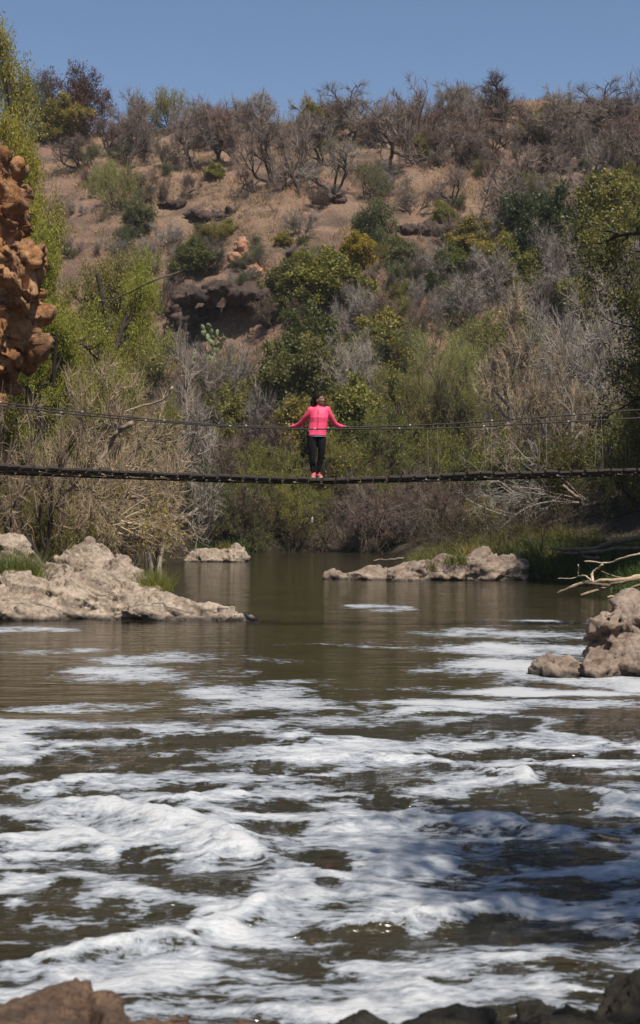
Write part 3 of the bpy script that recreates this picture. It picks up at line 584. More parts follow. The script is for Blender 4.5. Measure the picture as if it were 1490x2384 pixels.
for a in [
    ('half_leaf', 185, 325, 155, 190, 'dark', 'red', 'maroon', 'maroon_tree', 'broad tree with maroon red foliage on the left hilltop', 'tree', None),
    ('green_bush', 150, 335, 235, 130, 'dark', 'brown', 'olive', 'hilltop_bush', 'dark olive bush growing under the maroon tree', 'bush', G2),
    ('half_leaf', 70, 330, 185, 110, 'dark', 'brown', 'grey', 'hilltop_bush', 'grey green bush left of the maroon tree on the skyline', 'bush', G2),
    ('bare', 335, 388, 225, 130, 'dark', 'mauve', None, 'bare_tree', 'bare tree leaning left on a crooked trunk right of the maroon tree', 'tree', G1),
    ('half_leaf', 385, 318, 208, 90, 'dark', 'mauve', 'olive', 'hilltop_tree', 'small half green tree on the skyline above the bare grassy gap', 'tree', G1),
    ('bare_multi', 165, 408, 300, 120, 'dark', 'mauve', None, 'bare_tree', 'dark bare tree below the maroon tree', 'tree', G1),
    ('bare', 422, 402, 262, 90, 'dark', 'mauve', None, 'bare_tree', 'slim crooked bare tree right of the leaning one', 'tree', G1),
    ('bare', 470, 402, 222, 110, 'dark', 'mauve', None, 'bare_tree', 'tall crooked bare tree breaking the skyline on the left of centre', 'tree', G1),
    ('bare', 525, 396, 236, 120, 'dark', 'red', None, 'bare_tree', 'crooked bare tree with reddish twigs and S shaped trunk', 'tree', G1),
    ('bare_multi', 612, 444, 228, 150, 'dark', 'mauve', None, 'bare_tree', 'large many stemmed bare tree in the middle of the hilltop row', 'tree', G1),
    ('bare', 662, 432, 262, 110, 'dark', 'mauve', None, 'bare_tree', 'bare tree close against the large many stemmed one', 'tree', G1),
    ('bare_multi', 735, 400, 250, 150, 'dark', 'dark', None, 'bare_tree', 'dense dark bare tree at the centre of the hilltop row', 'tree', G1),
    ('green_bush', 735, 330, 252, 90, 'dark', 'brown', 'olive', 'hilltop_bush', 'olive brown crown showing over the dense dark bare tree', 'bush', G2),
    ('bare_multi', 805, 330, 194, 110, 'dark', 'mauve', None, 'bare_tree', 'fan shaped bare tree standing up against the sky at centre', 'tree', G1),
    ('bare_multi', 785, 460, 290, 200, 'dark', 'grey', None, 'bare_tree', 'wide grey bare tree crown low on the open central slope', 'tree', G1),
    ('bare', 922, 424, 218, 120, 'dark', 'mauve', None, 'bare_tree', 'bare tree on a long wavy trunk right of the wide grey one', 'tree', G1),
    ('bare_multi', 860, 345, 236, 90, 'dark', 'mauve', None, 'bare_tree', 'low thin bare tree between the fan shaped tree and the wavy trunk', 'tree', G1),
    ('bare', 1000, 350, 200, 170, 'dark', 'red', None, 'bare_tree', 'broad dense bare tree with reddish twigs on the right hilltop', 'tree', G1),
    ('bare', 1085, 364, 232, 110, 'dark', 'mauve', None, 'bare_tree', 'small round bare tree in front of the tall dark one', 'tree', G1),
    ('bare', 1095, 320, 192, 80, 'dark', 'grey', None, 'bare_tree', 'thin pale bare tree just left of the tall dark one', 'tree', G1),
    ('tall_bare', 1162, 325, 172, 115, 'dark', 'dark', None, 'bare_tree', 'tallest dark bare tree on the right skyline', 'tree', G1),
    ('round_bush', 1265, 308, 240, 68, 'dark', 'brown', 'dark', 'hilltop_bush', 'round dark green bush on the right skyline', 'bush', G2),
    ('green_bush', 1326, 300, 236, 66, 'dark', 'brown', 'olive', 'hilltop_bush', 'olive bush beside the round dark one on the right skyline', 'bush', G2),
    ('bare', 1300, 300, 206, 100, 'dark', 'grey', None, 'bare_tree', 'faint bare tree behind the two skyline bushes', 'tree', G1),
    ('bare_multi', 1395, 320, 190, 120, 'dark', 'mauve', None, 'bare_tree', 'bare tree on the skyline right of the two bushes', 'tree', G1),
    ('bare', 1470, 320, 164, 150, 'dark', 'dark', None, 'bare_tree', 'big bare tree at the right end of the skyline', 'tree', G1),
    ('bare_multi', 1330, 385, 270, 150, 'dark', 'mauve', None, 'bare_tree', 'bare thicket like tree below the skyline bushes', 'tree', G1),
    ('bare', 1445, 440, 290, 170, 'dark', 'mauve', None, 'bare_tree', 'bare tree with dark upright trunk near the right edge', 'tree', G1),
    ('bare_multi', 1230, 460, 330, 170, 'dark', 'mauve', None, 'bare_tree', 'mauve bare tree on the slope left of the dark upright trunk', 'tree', G1),
    ('bare', 1200, 398, 320, 70, 'dark', 'mauve', None, 'bare_tree', 'small forked bare tree below the tallest dark tree', 'tree', G1),
    ('bare', 1148, 548, 372, 240, 'dark', 'mauve', None, 'bare_tree', 'large spreading bare tree on the right middle slope', 'tree', G1),
    ('bare_multi', 1330, 520, 380, 160, 'dark', 'mauve', None, 'bare_tree', 'bare tree above the big dark green bush', 'tree', G1),
    ('bare', 440, 464, 398, 60, 'dark', 'dark', None, 'bare_tree', 'tiny forked bare tree alone on the open left slope', 'tree', G1),
    ('half_leaf', 242, 462, 372, 90, 'dark', 'brown', 'soft', 'thin_tree', 'thin dark stemmed tree with a few pale leaves on the left slope', 'tree', G1),
    ('half_leaf', 275, 500, 385, 110, 'dark', 'brown', 'soft', 'thin_tree', 'wispy tree right of the thin dark stemmed one', 'tree', G1),
    ('bare', 575, 452, 390, 60, 'dark', 'dark', None, 'bare_tree', 'little dark bare sapling left of the many stemmed tree', 'tree', G1),
    ('twig_shrub', 392, 392, 330, 70, 'dark', 'dark', None, 'bare_shrub', 'dark bare shrub between the leaning tree and the slim crooked one', 'shrub', G3),
    ('half_leaf', 868, 470, 378, 110, 'dark', 'grey', 'grey', 'grey_bush', 'grey green open bush above the round olive bush', 'bush', G2),
    ('round_bush', 862, 575, 468, 112, 'brown', 'brown', 'grey', 'round_bush', 'neat round olive green bush in the middle of the slope', 'bush', G2),
    ('green_bush', 980, 372, 314, 74, 'dark', 'brown', 'olive', 'olive_bush', 'olive bush at the foot of the broad reddish tree', 'bush', G2),
    ('green_bush', 500, 418, 384, 50, 'dark', 'brown', 'olive', 'olive_bush', 'small olive bush at the foot of the crooked trunks', 'bush', G2),
    ('green_bush', 1265, 630, 452, 180, 'dark', 'dark', 'blue', 'dark_bush', 'big dark blue green bush on the right slope', 'bush', G2),
    ('green_bush', 1395, 620, 425, 180, 'dark', 'brown', 'olive', 'olive_bush', 'big olive bush right of the dark blue green one', 'bush', G2),
    ('green_bush', 1470, 560, 400, 120, 'dark', 'brown', 'olive', 'olive_bush', 'yellowish olive bush at the right edge of the slope', 'bush', G2),
    ('green_bush', 1100, 605, 516, 120, 'dark', 'brown', 'olive', 'olive_bush', 'yellow green bush left of the big dark one', 'bush', G2),
    ('green_bush', 1050, 668, 570, 110, 'dark', 'brown', 'green', 'green_bush', 'green bush just below the yellow green one', 'bush', G2),
    ('green_bush', 1190, 680, 560, 130, 'dark', 'brown', 'green', 'green_bush', 'green bush under the left side of the big dark bush', 'bush', G2),
    ('green_bush', 834, 628, 546, 88, 'brown', 'brown', 'yellow', 'yellow_bush', 'golden yellow bush below the round olive bush', 'bush', G2),
    ('green_bush', 765, 715, 585, 190, 'dark', 'brown', 'green', 'green_tree', 'bright green dense tree at the centre of the slope', 'tree', G2),
    ('green_bush', 668, 735, 612, 140, 'dark', 'brown', 'dark', 'dark_tree', 'dark green tree left of the bright green one', 'tree', G2),
    ('green_bush', 448, 645, 562, 110, 'dark', 'dark', 'dark', 'dark_bush', 'dark green bush left of the orange boulders', 'bush', G2),
    ('green_bush', 528, 545, 510, 46, 'dark', 'brown', 'olive', 'olive_bush', 'little olive bush above the orange boulders', 'bush', G2),
    ('green_bush', 660, 575, 540, 44, 'dark', 'brown', 'olive', 'olive_bush', 'little olive bush right of the orange boulders', 'bush', G2),
    ('green_bush', 942, 625, 555, 100, 'dark', 'brown', 'grey', 'grey_bush', 'grey green bush right of the golden yellow one', 'bush', G2),
    ('round_bush', 325, 550, 455, 100, 'dark', 'brown', 'grey', 'grey_bush', 'grey green upright bush on the left slope', 'bush', G2),
    ('green_bush', 1030, 520, 470, 60, 'dark', 'brown', 'olive', 'olive_bush', 'small olive bush under the spreading bare tree', 'bush', G2),
    ('twig_shrub', 690, 560, 490, 110, 'brown', 'grey', None, 'bare_shrub', 'grey bare shrub left of the round olive bush', 'shrub', G3),
    ('twig_shrub', 950, 500, 430, 130, 'brown', 'mauve', None, 'bare_shrub', 'mauve bare shrub right of the round olive bush', 'shrub', G3),
    ('twig_shrub', 985, 660, 590, 110, 'brown', 'mauve', None, 'bare_shrub', 'mauve bare shrub below the grey green bush', 'shrub', G3),
    ('twig_shrub', 500, 640, 560, 80, 'dark', 'dark', None, 'bare_shrub', 'dark bare shrub between the dark bush and the orange boulders', 'shrub', G3),
    ('twig_shrub', 630, 790, 690, 150, 'brown', 'brown', None, 'bare_shrub', 'brown bare shrub beside the dark overhang', 'shrub', G3),
    ('twig_shrub', 1100, 790, 640, 190, 'grey', 'grey', None, 'bare_shrub', 'pale grey bare bush above the feathery green willow', 'shrub', G3),
    ('twig_shrub', 830, 770, 660, 90, 'grey', 'grey', None, 'bare_shrub', 'thin grey bare shrub right of the bright green tree', 'shrub', G3),
    ('twig_shrub', 1290, 740, 610, 180, 'grey', 'grey', None, 'bare_shrub', 'grey bare bush below the big dark green bush', 'shrub', G3),
    ('twig_shrub', 1440, 720, 560, 200, 'grey', 'grey', None, 'bare_shrub', 'tall grey bare bush at the right edge of the slope', 'shrub', G3),
    ('twig_shrub', 280, 690, 590, 130, 'brown', 'brown', None, 'bare_shrub', 'brown bare shrub on the left slope below the grey green bush', 'shrub', G3),
    ('twig_shrub', 400, 740, 640, 120, 'brown', 'brown', None, 'bare_shrub', 'brown bare shrub left of the dark overhang', 'shrub', G3)]:
    hill_tree(*a)
# the wooded foot of the hill, distance from where each stands on the slope
for a in [
    ('green_bush', 735, 101, 716, 200, 'dark', 'brown', 'dark', 'dark_tree', 'large dark green tree behind the person', 'tree', G6),
    ('green_bush', 890, 101, 726, 170, 'dark', 'brown', 'olive', 'olive_tree', 'olive tree right of the large dark green one', 'tree', G6),
    ('green_bush', 700, 96, 800, 200, 'dark', 'brown', 'dark', 'dark_tree', 'dark tree just above and left of the person', 'tree', G6),
    ('green_bush', 820, 92, 885, 200, 'dark', 'brown', 'olive', 'olive_bush', 'olive bush directly right of the head of the person', 'bush', G6),
    ('green_bush', 690, 89, 930, 150, 'dark', 'brown', 'olive', 'olive_bush', 'olive bush behind the left arm of the person', 'bush', G6),
    ('twig_shrub', 545, 96, 790, 200, 'grey', 'grey', None, 'bare_shrub', 'dense grey bare bush below the prickly pears', 'shrub', G6),
    ('twig_shrub', 600, 91, 900, 170, 'grey', 'grey', None, 'bare_shrub', 'grey bare bush lower left of the person', 'shrub', G6),
    ('pale_tree', 830, 97, 790, 160, 'pale', 'pale', None, 'bare_tree', 'whitish dead tree above the person on the right', 'tree', G6),
    ('willow', 1080, 88, 735, 260, 'brown', 'tan', 'soft', 'willow_bush', 'tall feathery pale green willow right of centre', 'tree', G6),
    ('willow', 985, 86, 830, 200, 'brown', 'tan', 'soft', 'willow_bush', 'feathery willow left of the tallest willow', 'tree', G6),
    ('willow', 1150, 82, 870, 200, 'brown', 'tan', 'olive', 'willow_bush', 'darker willow right of the tallest willow', 'tree', G6),
    ('half_leaf', 940, 94, 760, 150, 'brown', 'grey', 'grey', 'grey_tree', 'grey half leafy tree above the willows', 'tree', G6),
    ('half_leaf', 900, 86, 960, 190, 'brown', 'brown', 'green', 'green_bush', 'green straggly bush right of the hip of the person', 'bush', G6),
    ('half_leaf', 1040, 82, 990, 200, 'brown', 'brown', 'green', 'green_bush', 'green straggly bush under the tallest willow', 'bush', G6),
    ('half_leaf', 780, 84, 1010, 170, 'brown', 'brown', 'olive', 'olive_bush', 'straggly olive bush right of the legs of the person', 'bush', G6),
    ('half_leaf', 630, 85, 1040, 180, 'brown', 'brown', 'olive', 'olive_bush', 'straggly olive bush left of the legs of the person', 'bush', G6),
    ('twig_shrub', 520, 86, 1010, 200, 'brown', 'brown', None, 'bare_shrub', 'brown bare shrub over the far water at left', 'shrub', G6),
    ('twig_shrub', 850, 80.5, 1110, 200, 'brown', 'mauve', None, 'bare_shrub', 'mauve bare shrub overhanging the far water at centre', 'shrub', G6),
    ('half_leaf', 560, 82, 1120, 180, 'dark', 'dark', 'dark', 'dark_bush', 'dark bush overhanging the far water behind the midstream rock', 'bush', G6),
    ('half_leaf', 680, 81, 1130, 160, 'dark', 'dark', 'olive', 'olive_bush', 'dark olive bush at the waterline below the person', 'bush', G6),
    ('half_leaf', 470, 83, 1060, 170, 'dark', 'dark', 'grey', 'grey_bush', 'dim grey bush at the waterline right of the left bank tangle', 'bush', G6),
    ('twig_shrub', 960, 78, 1090, 200, 'brown', 'brown', None, 'bare_shrub', 'brown bare shrub at the water behind the rock island', 'shrub', G6),
    ('green_bush', 940, 97, 870, 130, 'dark', 'brown', 'olive', 'olive_bush', 'olive bush between the dead tree and the willows', 'bush', G6),
    ('half_leaf', 350, 92, 760, 160, 'brown', 'brown', 'soft', 'green_tree', 'pale straggly tree left of the prickly pears', 'tree', G6),
    ('twig_shrub', 430, 90, 880, 170, 'brown', 'brown', None, 'bare_shrub', 'brown bare bush below the left prickly pear', 'shrub', G6),
    # right bank
    ('pale_tree', 1330, 72, 640, 330, 'grey', 'grey', None, 'bare_tree', 'tall grey bare tree on the right bank', 'tree', G4),
    ('pale_tree', 1230, 76, 690, 260, 'grey', 'tan', None, 'bare_tree', 'bare tan tree between the willow and the tall grey tree', 'tree', G4),
    ('pale_tree', 1450, 66, 610, 300, 'grey', 'grey', None, 'bare_tree', 'tall grey bare tree at the right edge', 'tree', G4),
    ('pale_tree', 1400, 60, 800, 280, 'grey', 'tan', None, 'bare_tree', 'tan bare tree in front of the tall grey trees', 'tree', G4),
    ('pale_tree', 1270, 62, 880, 300, 'grey', 'tan', None, 'bare_tree', 'spreading pale bare tree right of the willows', 'tree', G4),
    ('feather', 1530, 55, 690, 100, 'dark', 'dark', 'dark', 'dark_tree', 'dark green tree cut off by the right edge', 'tree', G4),
    ('half_leaf', 1470, 50, 920, 150, 'dark', 'brown', 'soft', 'green_bush', 'pale leafy bush below the dark tree at the right edge', 'bush', G4),
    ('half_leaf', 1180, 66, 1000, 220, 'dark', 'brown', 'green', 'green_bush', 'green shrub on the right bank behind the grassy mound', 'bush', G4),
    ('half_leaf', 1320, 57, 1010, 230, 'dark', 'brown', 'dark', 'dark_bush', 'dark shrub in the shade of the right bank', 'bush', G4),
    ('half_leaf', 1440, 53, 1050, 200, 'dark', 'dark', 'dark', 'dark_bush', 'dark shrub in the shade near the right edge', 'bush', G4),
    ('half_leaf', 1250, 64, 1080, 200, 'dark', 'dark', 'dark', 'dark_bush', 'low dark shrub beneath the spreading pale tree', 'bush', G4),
    ('half_leaf', 1130, 60, 1160, 90, 'dark', 'brown', 'olive', 'olive_bush', 'small sunlit shrub at the top of the grassy mound', 'bush', G4),
    # left bank
    ('feather', 20, 58, 95, 170, 'dark', 'brown', 'olive', 'acacia_tree', 'tallest yellow green tree rising behind the orange cliff', 'tree', G5),
    ('feather', 62, 50, 290, 220, 'dark', 'brown', 'lime', 'acacia_tree', 'bright yellow green tree hanging beside the orange cliff top', 'tree', G5),
    ('feather', 165, 48, 530, 270, 'dark', 'brown', 'lime', 'acacia_tree', 'bright yellow green tree right of the orange cliff', 'tree', G5),
    ('feather', 275, 56, 600, 190, 'dark', 'tan', 'soft', 'acacia_tree', 'thin pale green tree between the cliff and the far slope', 'tree', G5),
    ('feather', 110, 43, 720, 280, 'dark', 'brown', 'lime', 'acacia_tree', 'yellow green tree below the overhang of the orange cliff', 'tree', G5),
    ('feather', 315, 50, 890, 150, 'dark', 'brown', 'olive', 'creeper_tree', 'tree draped in olive creeper leaning over the left bank', 'tree', G5),
    ('pale_tree', 230, 44, 830, 330, 'brown', 'tan', None, 'bare_tree', 'tangled tan bare tree on the left bank behind the bridge', 'tree', G5),
    ('pale_tree', 50, 34.2, 880, 260, 'dark', 'tan', None, 'bare_tree', 'bare tree with dark trunk below the cliff foot', 'tree', G5),
    ('pale_tree', 345, 57, 770, 110, 'pale', 'grey', None, 'bare_tree', 'slender white stemmed tree left of the prickly pears', 'tree', G5),
    ('twig_shrub', 300, 47, 1010, 280, 'brown', 'tan', None, 'bare_shrub', 'tan twiggy shrub under the bridge on the left bank', 'shrub', G5),
    ('twig_shrub', 180, 41, 1020, 260, 'brown', 'tan', None, 'bare_shrub', 'tan twiggy shrub left of the other under the bridge', 'shrub', G5),
    ('half_leaf', 20, 38, 1010, 200, 'dark', 'brown', 'olive', 'olive_bush', 'yellowing leafy shrub at the left edge under the bridge', 'bush', G5),
    ('half_leaf', 120, 36.5, 1130, 170, 'brown', 'tan', 'olive', 'olive_bush', 'low leafy shrub above the tall grass on the left bank', 'bush', G5)]:
    bank_tree(*a)
# small shrubs in between, each told by its neighbour
rg = random.Random(31)
used = set(b[2] for b in TREE_BOXES); marks = list(TREE_BOXES); made = 0
SHORT = {'broad tree with maroon': 'maroon tree', 'bare tree leaning left': 'left leaning bare tree', 'small half green tree': 'half green skyline tree', 'tall crooked bare tree': 'tall crooked bare tree', 'crooked bare tree with reddish': 'S shaped trunk', 'large many stemmed': 'large many stemmed tree', 'dense dark bare tree at': 'dense dark central tree',
    'fan shaped': 'fan shaped bare tree', 'wide grey bare tree': 'wide grey bare crown', 'bare tree on a long wavy': 'long wavy trunk', 'broad dense bare tree': 'broad reddish bare tree', 'tallest dark bare': 'tallest dark skyline tree', 'round dark green bush': 'round dark skyline bush', 'big bare tree at the right end': 'big bare tree ending the skyline',
    'bare tree with dark upright': 'dark upright trunk', 'large spreading bare': 'large spreading bare tree', 'tiny forked bare tree': 'tiny lone forked tree', 'thin dark stemmed tree': 'thin dark stemmed tree', 'neat round olive': 'neat round olive bush', 'big dark blue green': 'big dark blue green bush', 'big olive bush right': 'big olive bush on the right slope', 'golden yellow bush': 'golden yellow bush',
    'bright green dense': 'bright green central tree', 'dark green bush left of the orange': 'dark bush beside the orange boulders', 'grey green upright bush': 'grey green upright bush', 'large dark green tree behind': 'large dark tree behind the person', 'dense grey bare bush below': 'grey bush below the cacti', 'whitish dead tree': 'whitish dead tree', 'tall feathery pale': 'tallest willow', 'tall grey bare tree on the right bank': 'tall grey tree on the right bank',
    'straggly olive bush right of the legs': "olive bush by the person's legs", 'dark bush overhanging the far': 'dark bush behind the midstream rock', 'mauve bare shrub overhanging': 'mauve shrub over the far water', 'bright yellow green tree right': 'yellow green tree beside the cliff', 'small sunlit shrub': 'sunlit shrub on the mound'}
marks = [(b[0], b[1], v) for b in TREE_BOXES for q, v in SHORT.items() if b[2].startswith(q)]
def near_label(desc, px, py):
    best = sorted(marks, key=lambda b: (b[0] - px) ** 2 + (b[1] - py) ** 2)
    for b in best[:6]:
        dx, dy = px - b[0], py - b[1]; d = math.hypot(dx, dy); hz = 'right' if dx > 0 else 'left'; vt = 'below' if dy > 0 else 'above'
        rel = f'{hz} of' if abs(dx) > 2.2 * abs(dy) else vt if abs(dy) > 2.2 * abs(dx) else f'{vt} and {hz} of'
        lab = f"{desc} {'close ' if d < 45 else '' if d < 110 else 'some way '}{rel} the {b[2]}"
        if lab not in used and len(lab.split()) <= 16: used.add(lab); return lab
    return None
for i in range(140):
    px = rg.uniform(100, 1490); py = rg.uniform(330, 760) if i % 3 else rg.uniform(560, 900)
    b = hit(px, py); s = b[1] / FPX; u = rg.random()
    hpx = rg.uniform(22, 60) * (1 if px < 900 else 1.3); kd, bk, tw, lf, desc, cat = [('twig_shrub', 'brown', 'mauve', None, 'small mauve bare shrub', 'shrub'), ('twig_shrub', 'brown', 'brown', None, 'small brown bare shrub', 'shrub'), ('twig_shrub', 'grey', 'grey', None, 'small grey bare shrub', 'shrub'), ('half_leaf', 'dark', 'brown', 'olive', 'small olive shrub', 'shrub'), ('half_leaf', 'dark', 'dark', 'grey', 'small grey green shrub', 'shrub')][min(int(u * 5.4), 4)]
    if 560 < px < 700 and py < 520 and i % 2: continue
    lab = near_label(desc, px, py - hpx / 2)
    if not lab: continue
    mk_ = len(TREE_BOXES); place(kd, b, hpx * s, hpx * rg.uniform(1.1, 1.9) * s, bk, tw, lf, 'hillside_shrub', lab, cat, 'small shrubs scattered on the hillside')


# more trees and bushes that fill the hilltop row and the wooded foot of the hill
def filler(n, pxr, pbr, hr, choices, name, group, seed, asp=(.9, 1.5), ok=None):
    rg = random.Random(seed)
    for i in range(n):
        px = rg.uniform(*pxr); pb = rg.uniform(*pbr); h = rg.uniform(*hr); kd, bk, tw, lf, desc, cat = rg.choice(choices); a = rg.uniform(*asp)
        if ok and not ok(px, pb): continue
        b = hit(px, pb); row = YH - (b[2] - CZ) * FPX / b[1]; s = b[1] / FPX; lab = near_label(desc, px, row - h / 2)
        if lab: place(kd, b, h * s, h * a * s, bk, tw, lf, name, lab, cat, group)
BT = [('bare', 'dark', 'mauve', None, 'mauve bare tree', 'tree'), ('bare_multi', 'dark', 'mauve', None, 'many stemmed bare tree', 'tree'), ('bare', 'dark', 'grey', None, 'grey bare tree', 'tree'), ('bare_multi', 'dark', 'red', None, 'reddish bare tree', 'tree')]
filler(60, (240, 1490), (285, 360), (60, 110), BT, 'bare_tree', 'bare trees along the hilltop', 3, (.9, 1.4))
filler(14, (880, 1490), (350, 480), (80, 130), BT, 'bare_tree', 'bare trees along the hilltop', 5, (1.0, 1.5))
FT = [('green_bush', 'dark', 'brown', 'olive', 'olive bush', 'bush'), ('half_leaf', 'dark', 'brown', 'green', 'green shrub', 'shrub'), ('twig_shrub', 'brown', 'brown', None, 'brown bare bush', 'shrub'), ('twig_shrub', 'grey', 'grey', None, 'grey bare bush', 'shrub'), ('half_leaf', 'brown', 'brown', 'soft', 'pale green shrub', 'shrub'), ('half_leaf', 'dark', 'dark', 'dark', 'dark green shrub', 'shrub')]
filler(46, (420, 1490), (760, 1060), (80, 150), [FT[0], FT[3], FT[4], FT[4], FT[2], FT[3], FT[1]], 'slope_bush', 'bushes along the far bank', 8, (.9, 1.4), ok=lambda px, pb: not (430 < px < 590 and pb < 870))
filler(34, (430, 1250), (1080, 1280), (80, 150), [FT[2], FT[5], FT[1], FT[2]], 'riverside_bush', 'bushes along the far bank', 9, (1.1, 1.7))
filler(22, (1000, 1490), (560, 780), (60, 130), [FT[2], FT[3], FT[3], FT[1], FT[0]], 'slope_bush', 'bushes along the far bank', 10, (1.0, 1.6))
filler(8, (200, 420), (520, 760), (40, 80), [FT[4], FT[2], FT[3]], 'slope_bush', 'bushes along the far bank', 12, (1.0, 1.6))
# two trees out of frame on the near right bank, whose shade falls on the foam
for (x, y, h, w, lab) in [(5.6, 3.6, 13.0, 6.6, 'leafy tree on the near right bank casting dappled shade on the foam'), (5.2, -1.0, 12.5, 6.6, 'leafy tree behind the near right rocks shading the dark boulder')]:
    place('canopy', np.array([x, y, float(tz(x, y))]), h, w, 'brown', 'brown', 'green', 'shade_tree', lab, 'tree', 'trees shading the near water', v=1)

for (x, y, h, w, lf, lab) in [(11.4, 41.5, 11., 7., 'dark', 'dark leafy tree just outside the right edge above the driftwood'), (13.6, 46., 11., 6., 'dark', 'tall dark leafy tree at the right edge behind the driftwood'), (10.6, 52., 9.5, 6., 'green', 'leafy tree shading the right bank above the fallen trunks'), (9.0, 57., 9., 6.5, 'dark', 'dark leafy tree shading the bank behind the grassy mound')][:2]:
    place('feather', np.array([x, y, float(tz(x, y))]), h, w, 'dark', 'dark', lf, 'dark_tree', lab, 'tree', 'trees crowding the right bank', v=2)

# ------------------------------------------------------------------ grass and undergrowth
def grass_mesh(name, rng, pts, h, blades, wd, lean=.35):
    P0 = np.repeat(pts, blades, 0); N = len(P0); P0 = P0 + rng.normal(0, 1, (N, 3)) * np.array([1, 1, 0]) * h * .22
    L = h * rng.uniform(.5, 1.25, N); d = np.stack([rng.normal(0, lean, N), rng.normal(0, lean, N), np.ones(N)], 1)
    P = level(rng, P0, d, L, 3, .12, (0, 0, -.12)); V, Q = ribbons(rng, P, np.full(N, wd))
    return mk(name, V, Q, [M['grass']], False)
def stuff(name, me, color, label, cat):
    o = tag(ob(name, me), label, cat, kind='stuff'); o.color = (*color, 1); return o
grng = np.random.default_rng(77)
def scatter(n, xr, yr, cond):
    x = grng.uniform(*xr, n); y = grng.uniform(*yr, n); z = tz(x, y); k = cond(x, y, z); return np.stack([x, y, z - .03], 1)[k]
def in_view(x, y, m=80): px = x / y * FPX + CX; return (px > -m) & (px < 1490 + m)
pts = scatter(46000, (-42, 42), (86, 158), lambda x, y, z: in_view(x, y) & (z > 8) & (fbm(p3(x * .25, y * .25), 3, 90) > -.12))
k = grng.random(len(pts)) < .55
stuff('dry_grass', grass_mesh('dry_grass', grng, pts[k], .42, 4, .055), (.36, .255, .155), 'tan dry grass tufts covering the open hillside', 'grass')
stuff('dry_brush', grass_mesh('dry_brush', grng, pts[~k][::3], .7, 8, .045, .6), (.185, .13, .098), 'low mauve brown dry brush between the grass on the hillside', 'brush')
def brush(name, pts, L, wd, color, label, leafc=None, droop=-.10, lean=.7, nleaf=2, lsize=.07, cat='undergrowth', per=1):
    P0 = np.repeat(pts, per, 0); N = len(P0); d = np.stack([grng.normal(0, lean, N), grng.normal(0, lean, N), np.ones(N)], 1)
    P = level(grng, P0, d, L * grng.uniform(.5, 1.4, N), 6, .16, (0, 0, droop)); A = Acc(); V, Q = ribbons(grng, P, np.full(N, wd)); A.add(V, Q=Q)
    S, Dr, L2, r = kids(grng, P, np.full(P.shape[:2], .01), np.full(N, L), 5, .2, (.3, 1.1), .35, 1.); T = level(grng, S, Dr, L2, 4, .2, (0, 0, droop * .7)); V, Q = ribbons(grng, T, np.full(len(T), wd * .6)); A.add(V, Q=Q)
    o = stuff(name, A.mesh(name, [M['twig']], False), color, label, cat)
    if leafc:
        C = np.repeat(T[:, 1:].reshape(-1, 3), 1, 0); C = C[grng.random(len(C)) < nleaf / 3]; V, Q = leaf_quads(grng, C + grng.normal(0, .05, C.shape), lsize, .2, .5)
        c = ob('leaves', mk('leaves', V, Q, [M['leaf']], False), o); c.color = (*leafc, 1); c['kind'] = 'stuff'
    return o
far = scatter(9000, (-11, 10), (78.5, 92), lambda x, y, z: (z > .02) & in_view(x, y))
brush('far_bank_undergrowth', far[:2800], 1.6, .028, (.075, .055, .042), 'tangled dark brown undergrowth along the far waterline', (.035, .04, .016), nleaf=1.6, lsize=.12)  # shade along the waterline painted in by darkening stems and leaves
rb = scatter(12000, (3.2, 17), (48.5, 78), lambda x, y, z: (z > .35) & in_view(x, y) & (x > np.interp(y, *XR) + 1.2))
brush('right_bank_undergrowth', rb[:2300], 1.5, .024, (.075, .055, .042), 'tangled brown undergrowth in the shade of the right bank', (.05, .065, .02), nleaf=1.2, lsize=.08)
lb = scatter(9000, (-14, -6.6), (33, 74), lambda x, y, z: (z > .2) & in_view(x, y, 150) & (x < np.interp(y, *XL) - .9))
brush('left_bank_undergrowth', lb[:1500], 1.5, .014, (.26, .19, .125), 'tan twiggy undergrowth on the left bank below the bridge', (.13, .13, .03), nleaf=.8, lsize=.05)
lg = scatter(5000, (-9.5, -5.2), (32.3, 38), lambda x, y, z: (z > .3) & in_view(x, y, 60))
stuff('tall_dry_grass', grass_mesh('tall_dry_grass', grng, lg[:420], .8, 14, .014, .3), (.36, .28, .14), 'tall tan grass behind the pale outcrop on the left bank', 'grass')
stuff('tall_green_grass', grass_mesh('tall_green_grass', grng, lg[420:760], .7, 14, .014, .3), (.16, .18, .06), 'tall green grass mixed into the tan on the left bank', 'grass')
mg = scatter(9000, (3, 9.8), (47.5, 60), lambda x, y, z: (z > .15) & (x < np.interp(y, *XR) + 4.5))
stuff('mound_grass', grass_mesh('mound_grass', grng, mg[:1500], .4, 12, .018, .4), (.15, .15, .05), 'green grass on the mound behind the rock island', 'grass')
mw = scatter(9000, (6.5, 11), (36, 50), lambda x, y, z: (z > .02) & (z < 1.3))
stuff('bank_weeds', grass_mesh('bank_weeds', grng, mw[:900], .4, 12, .03, .6), (.055, .09, .025), 'low dark green weeds at the right waterline behind the driftwood', 'weeds')
from mathutils.bvhtree import BVHTree
def drop(obname, x, y):
    o = bpy.data.objects[obname]; me = o.data
    t = BVHTree.FromPolygons([v.co + o.location for v in me.vertices], [tuple(p.vertices) for p in me.polygons])
    h = t.ray_cast(Vector((x, y, 30)), Vector((0, 0, -1))); return h[0].z if h[0] is not None else float(tz(x, y))
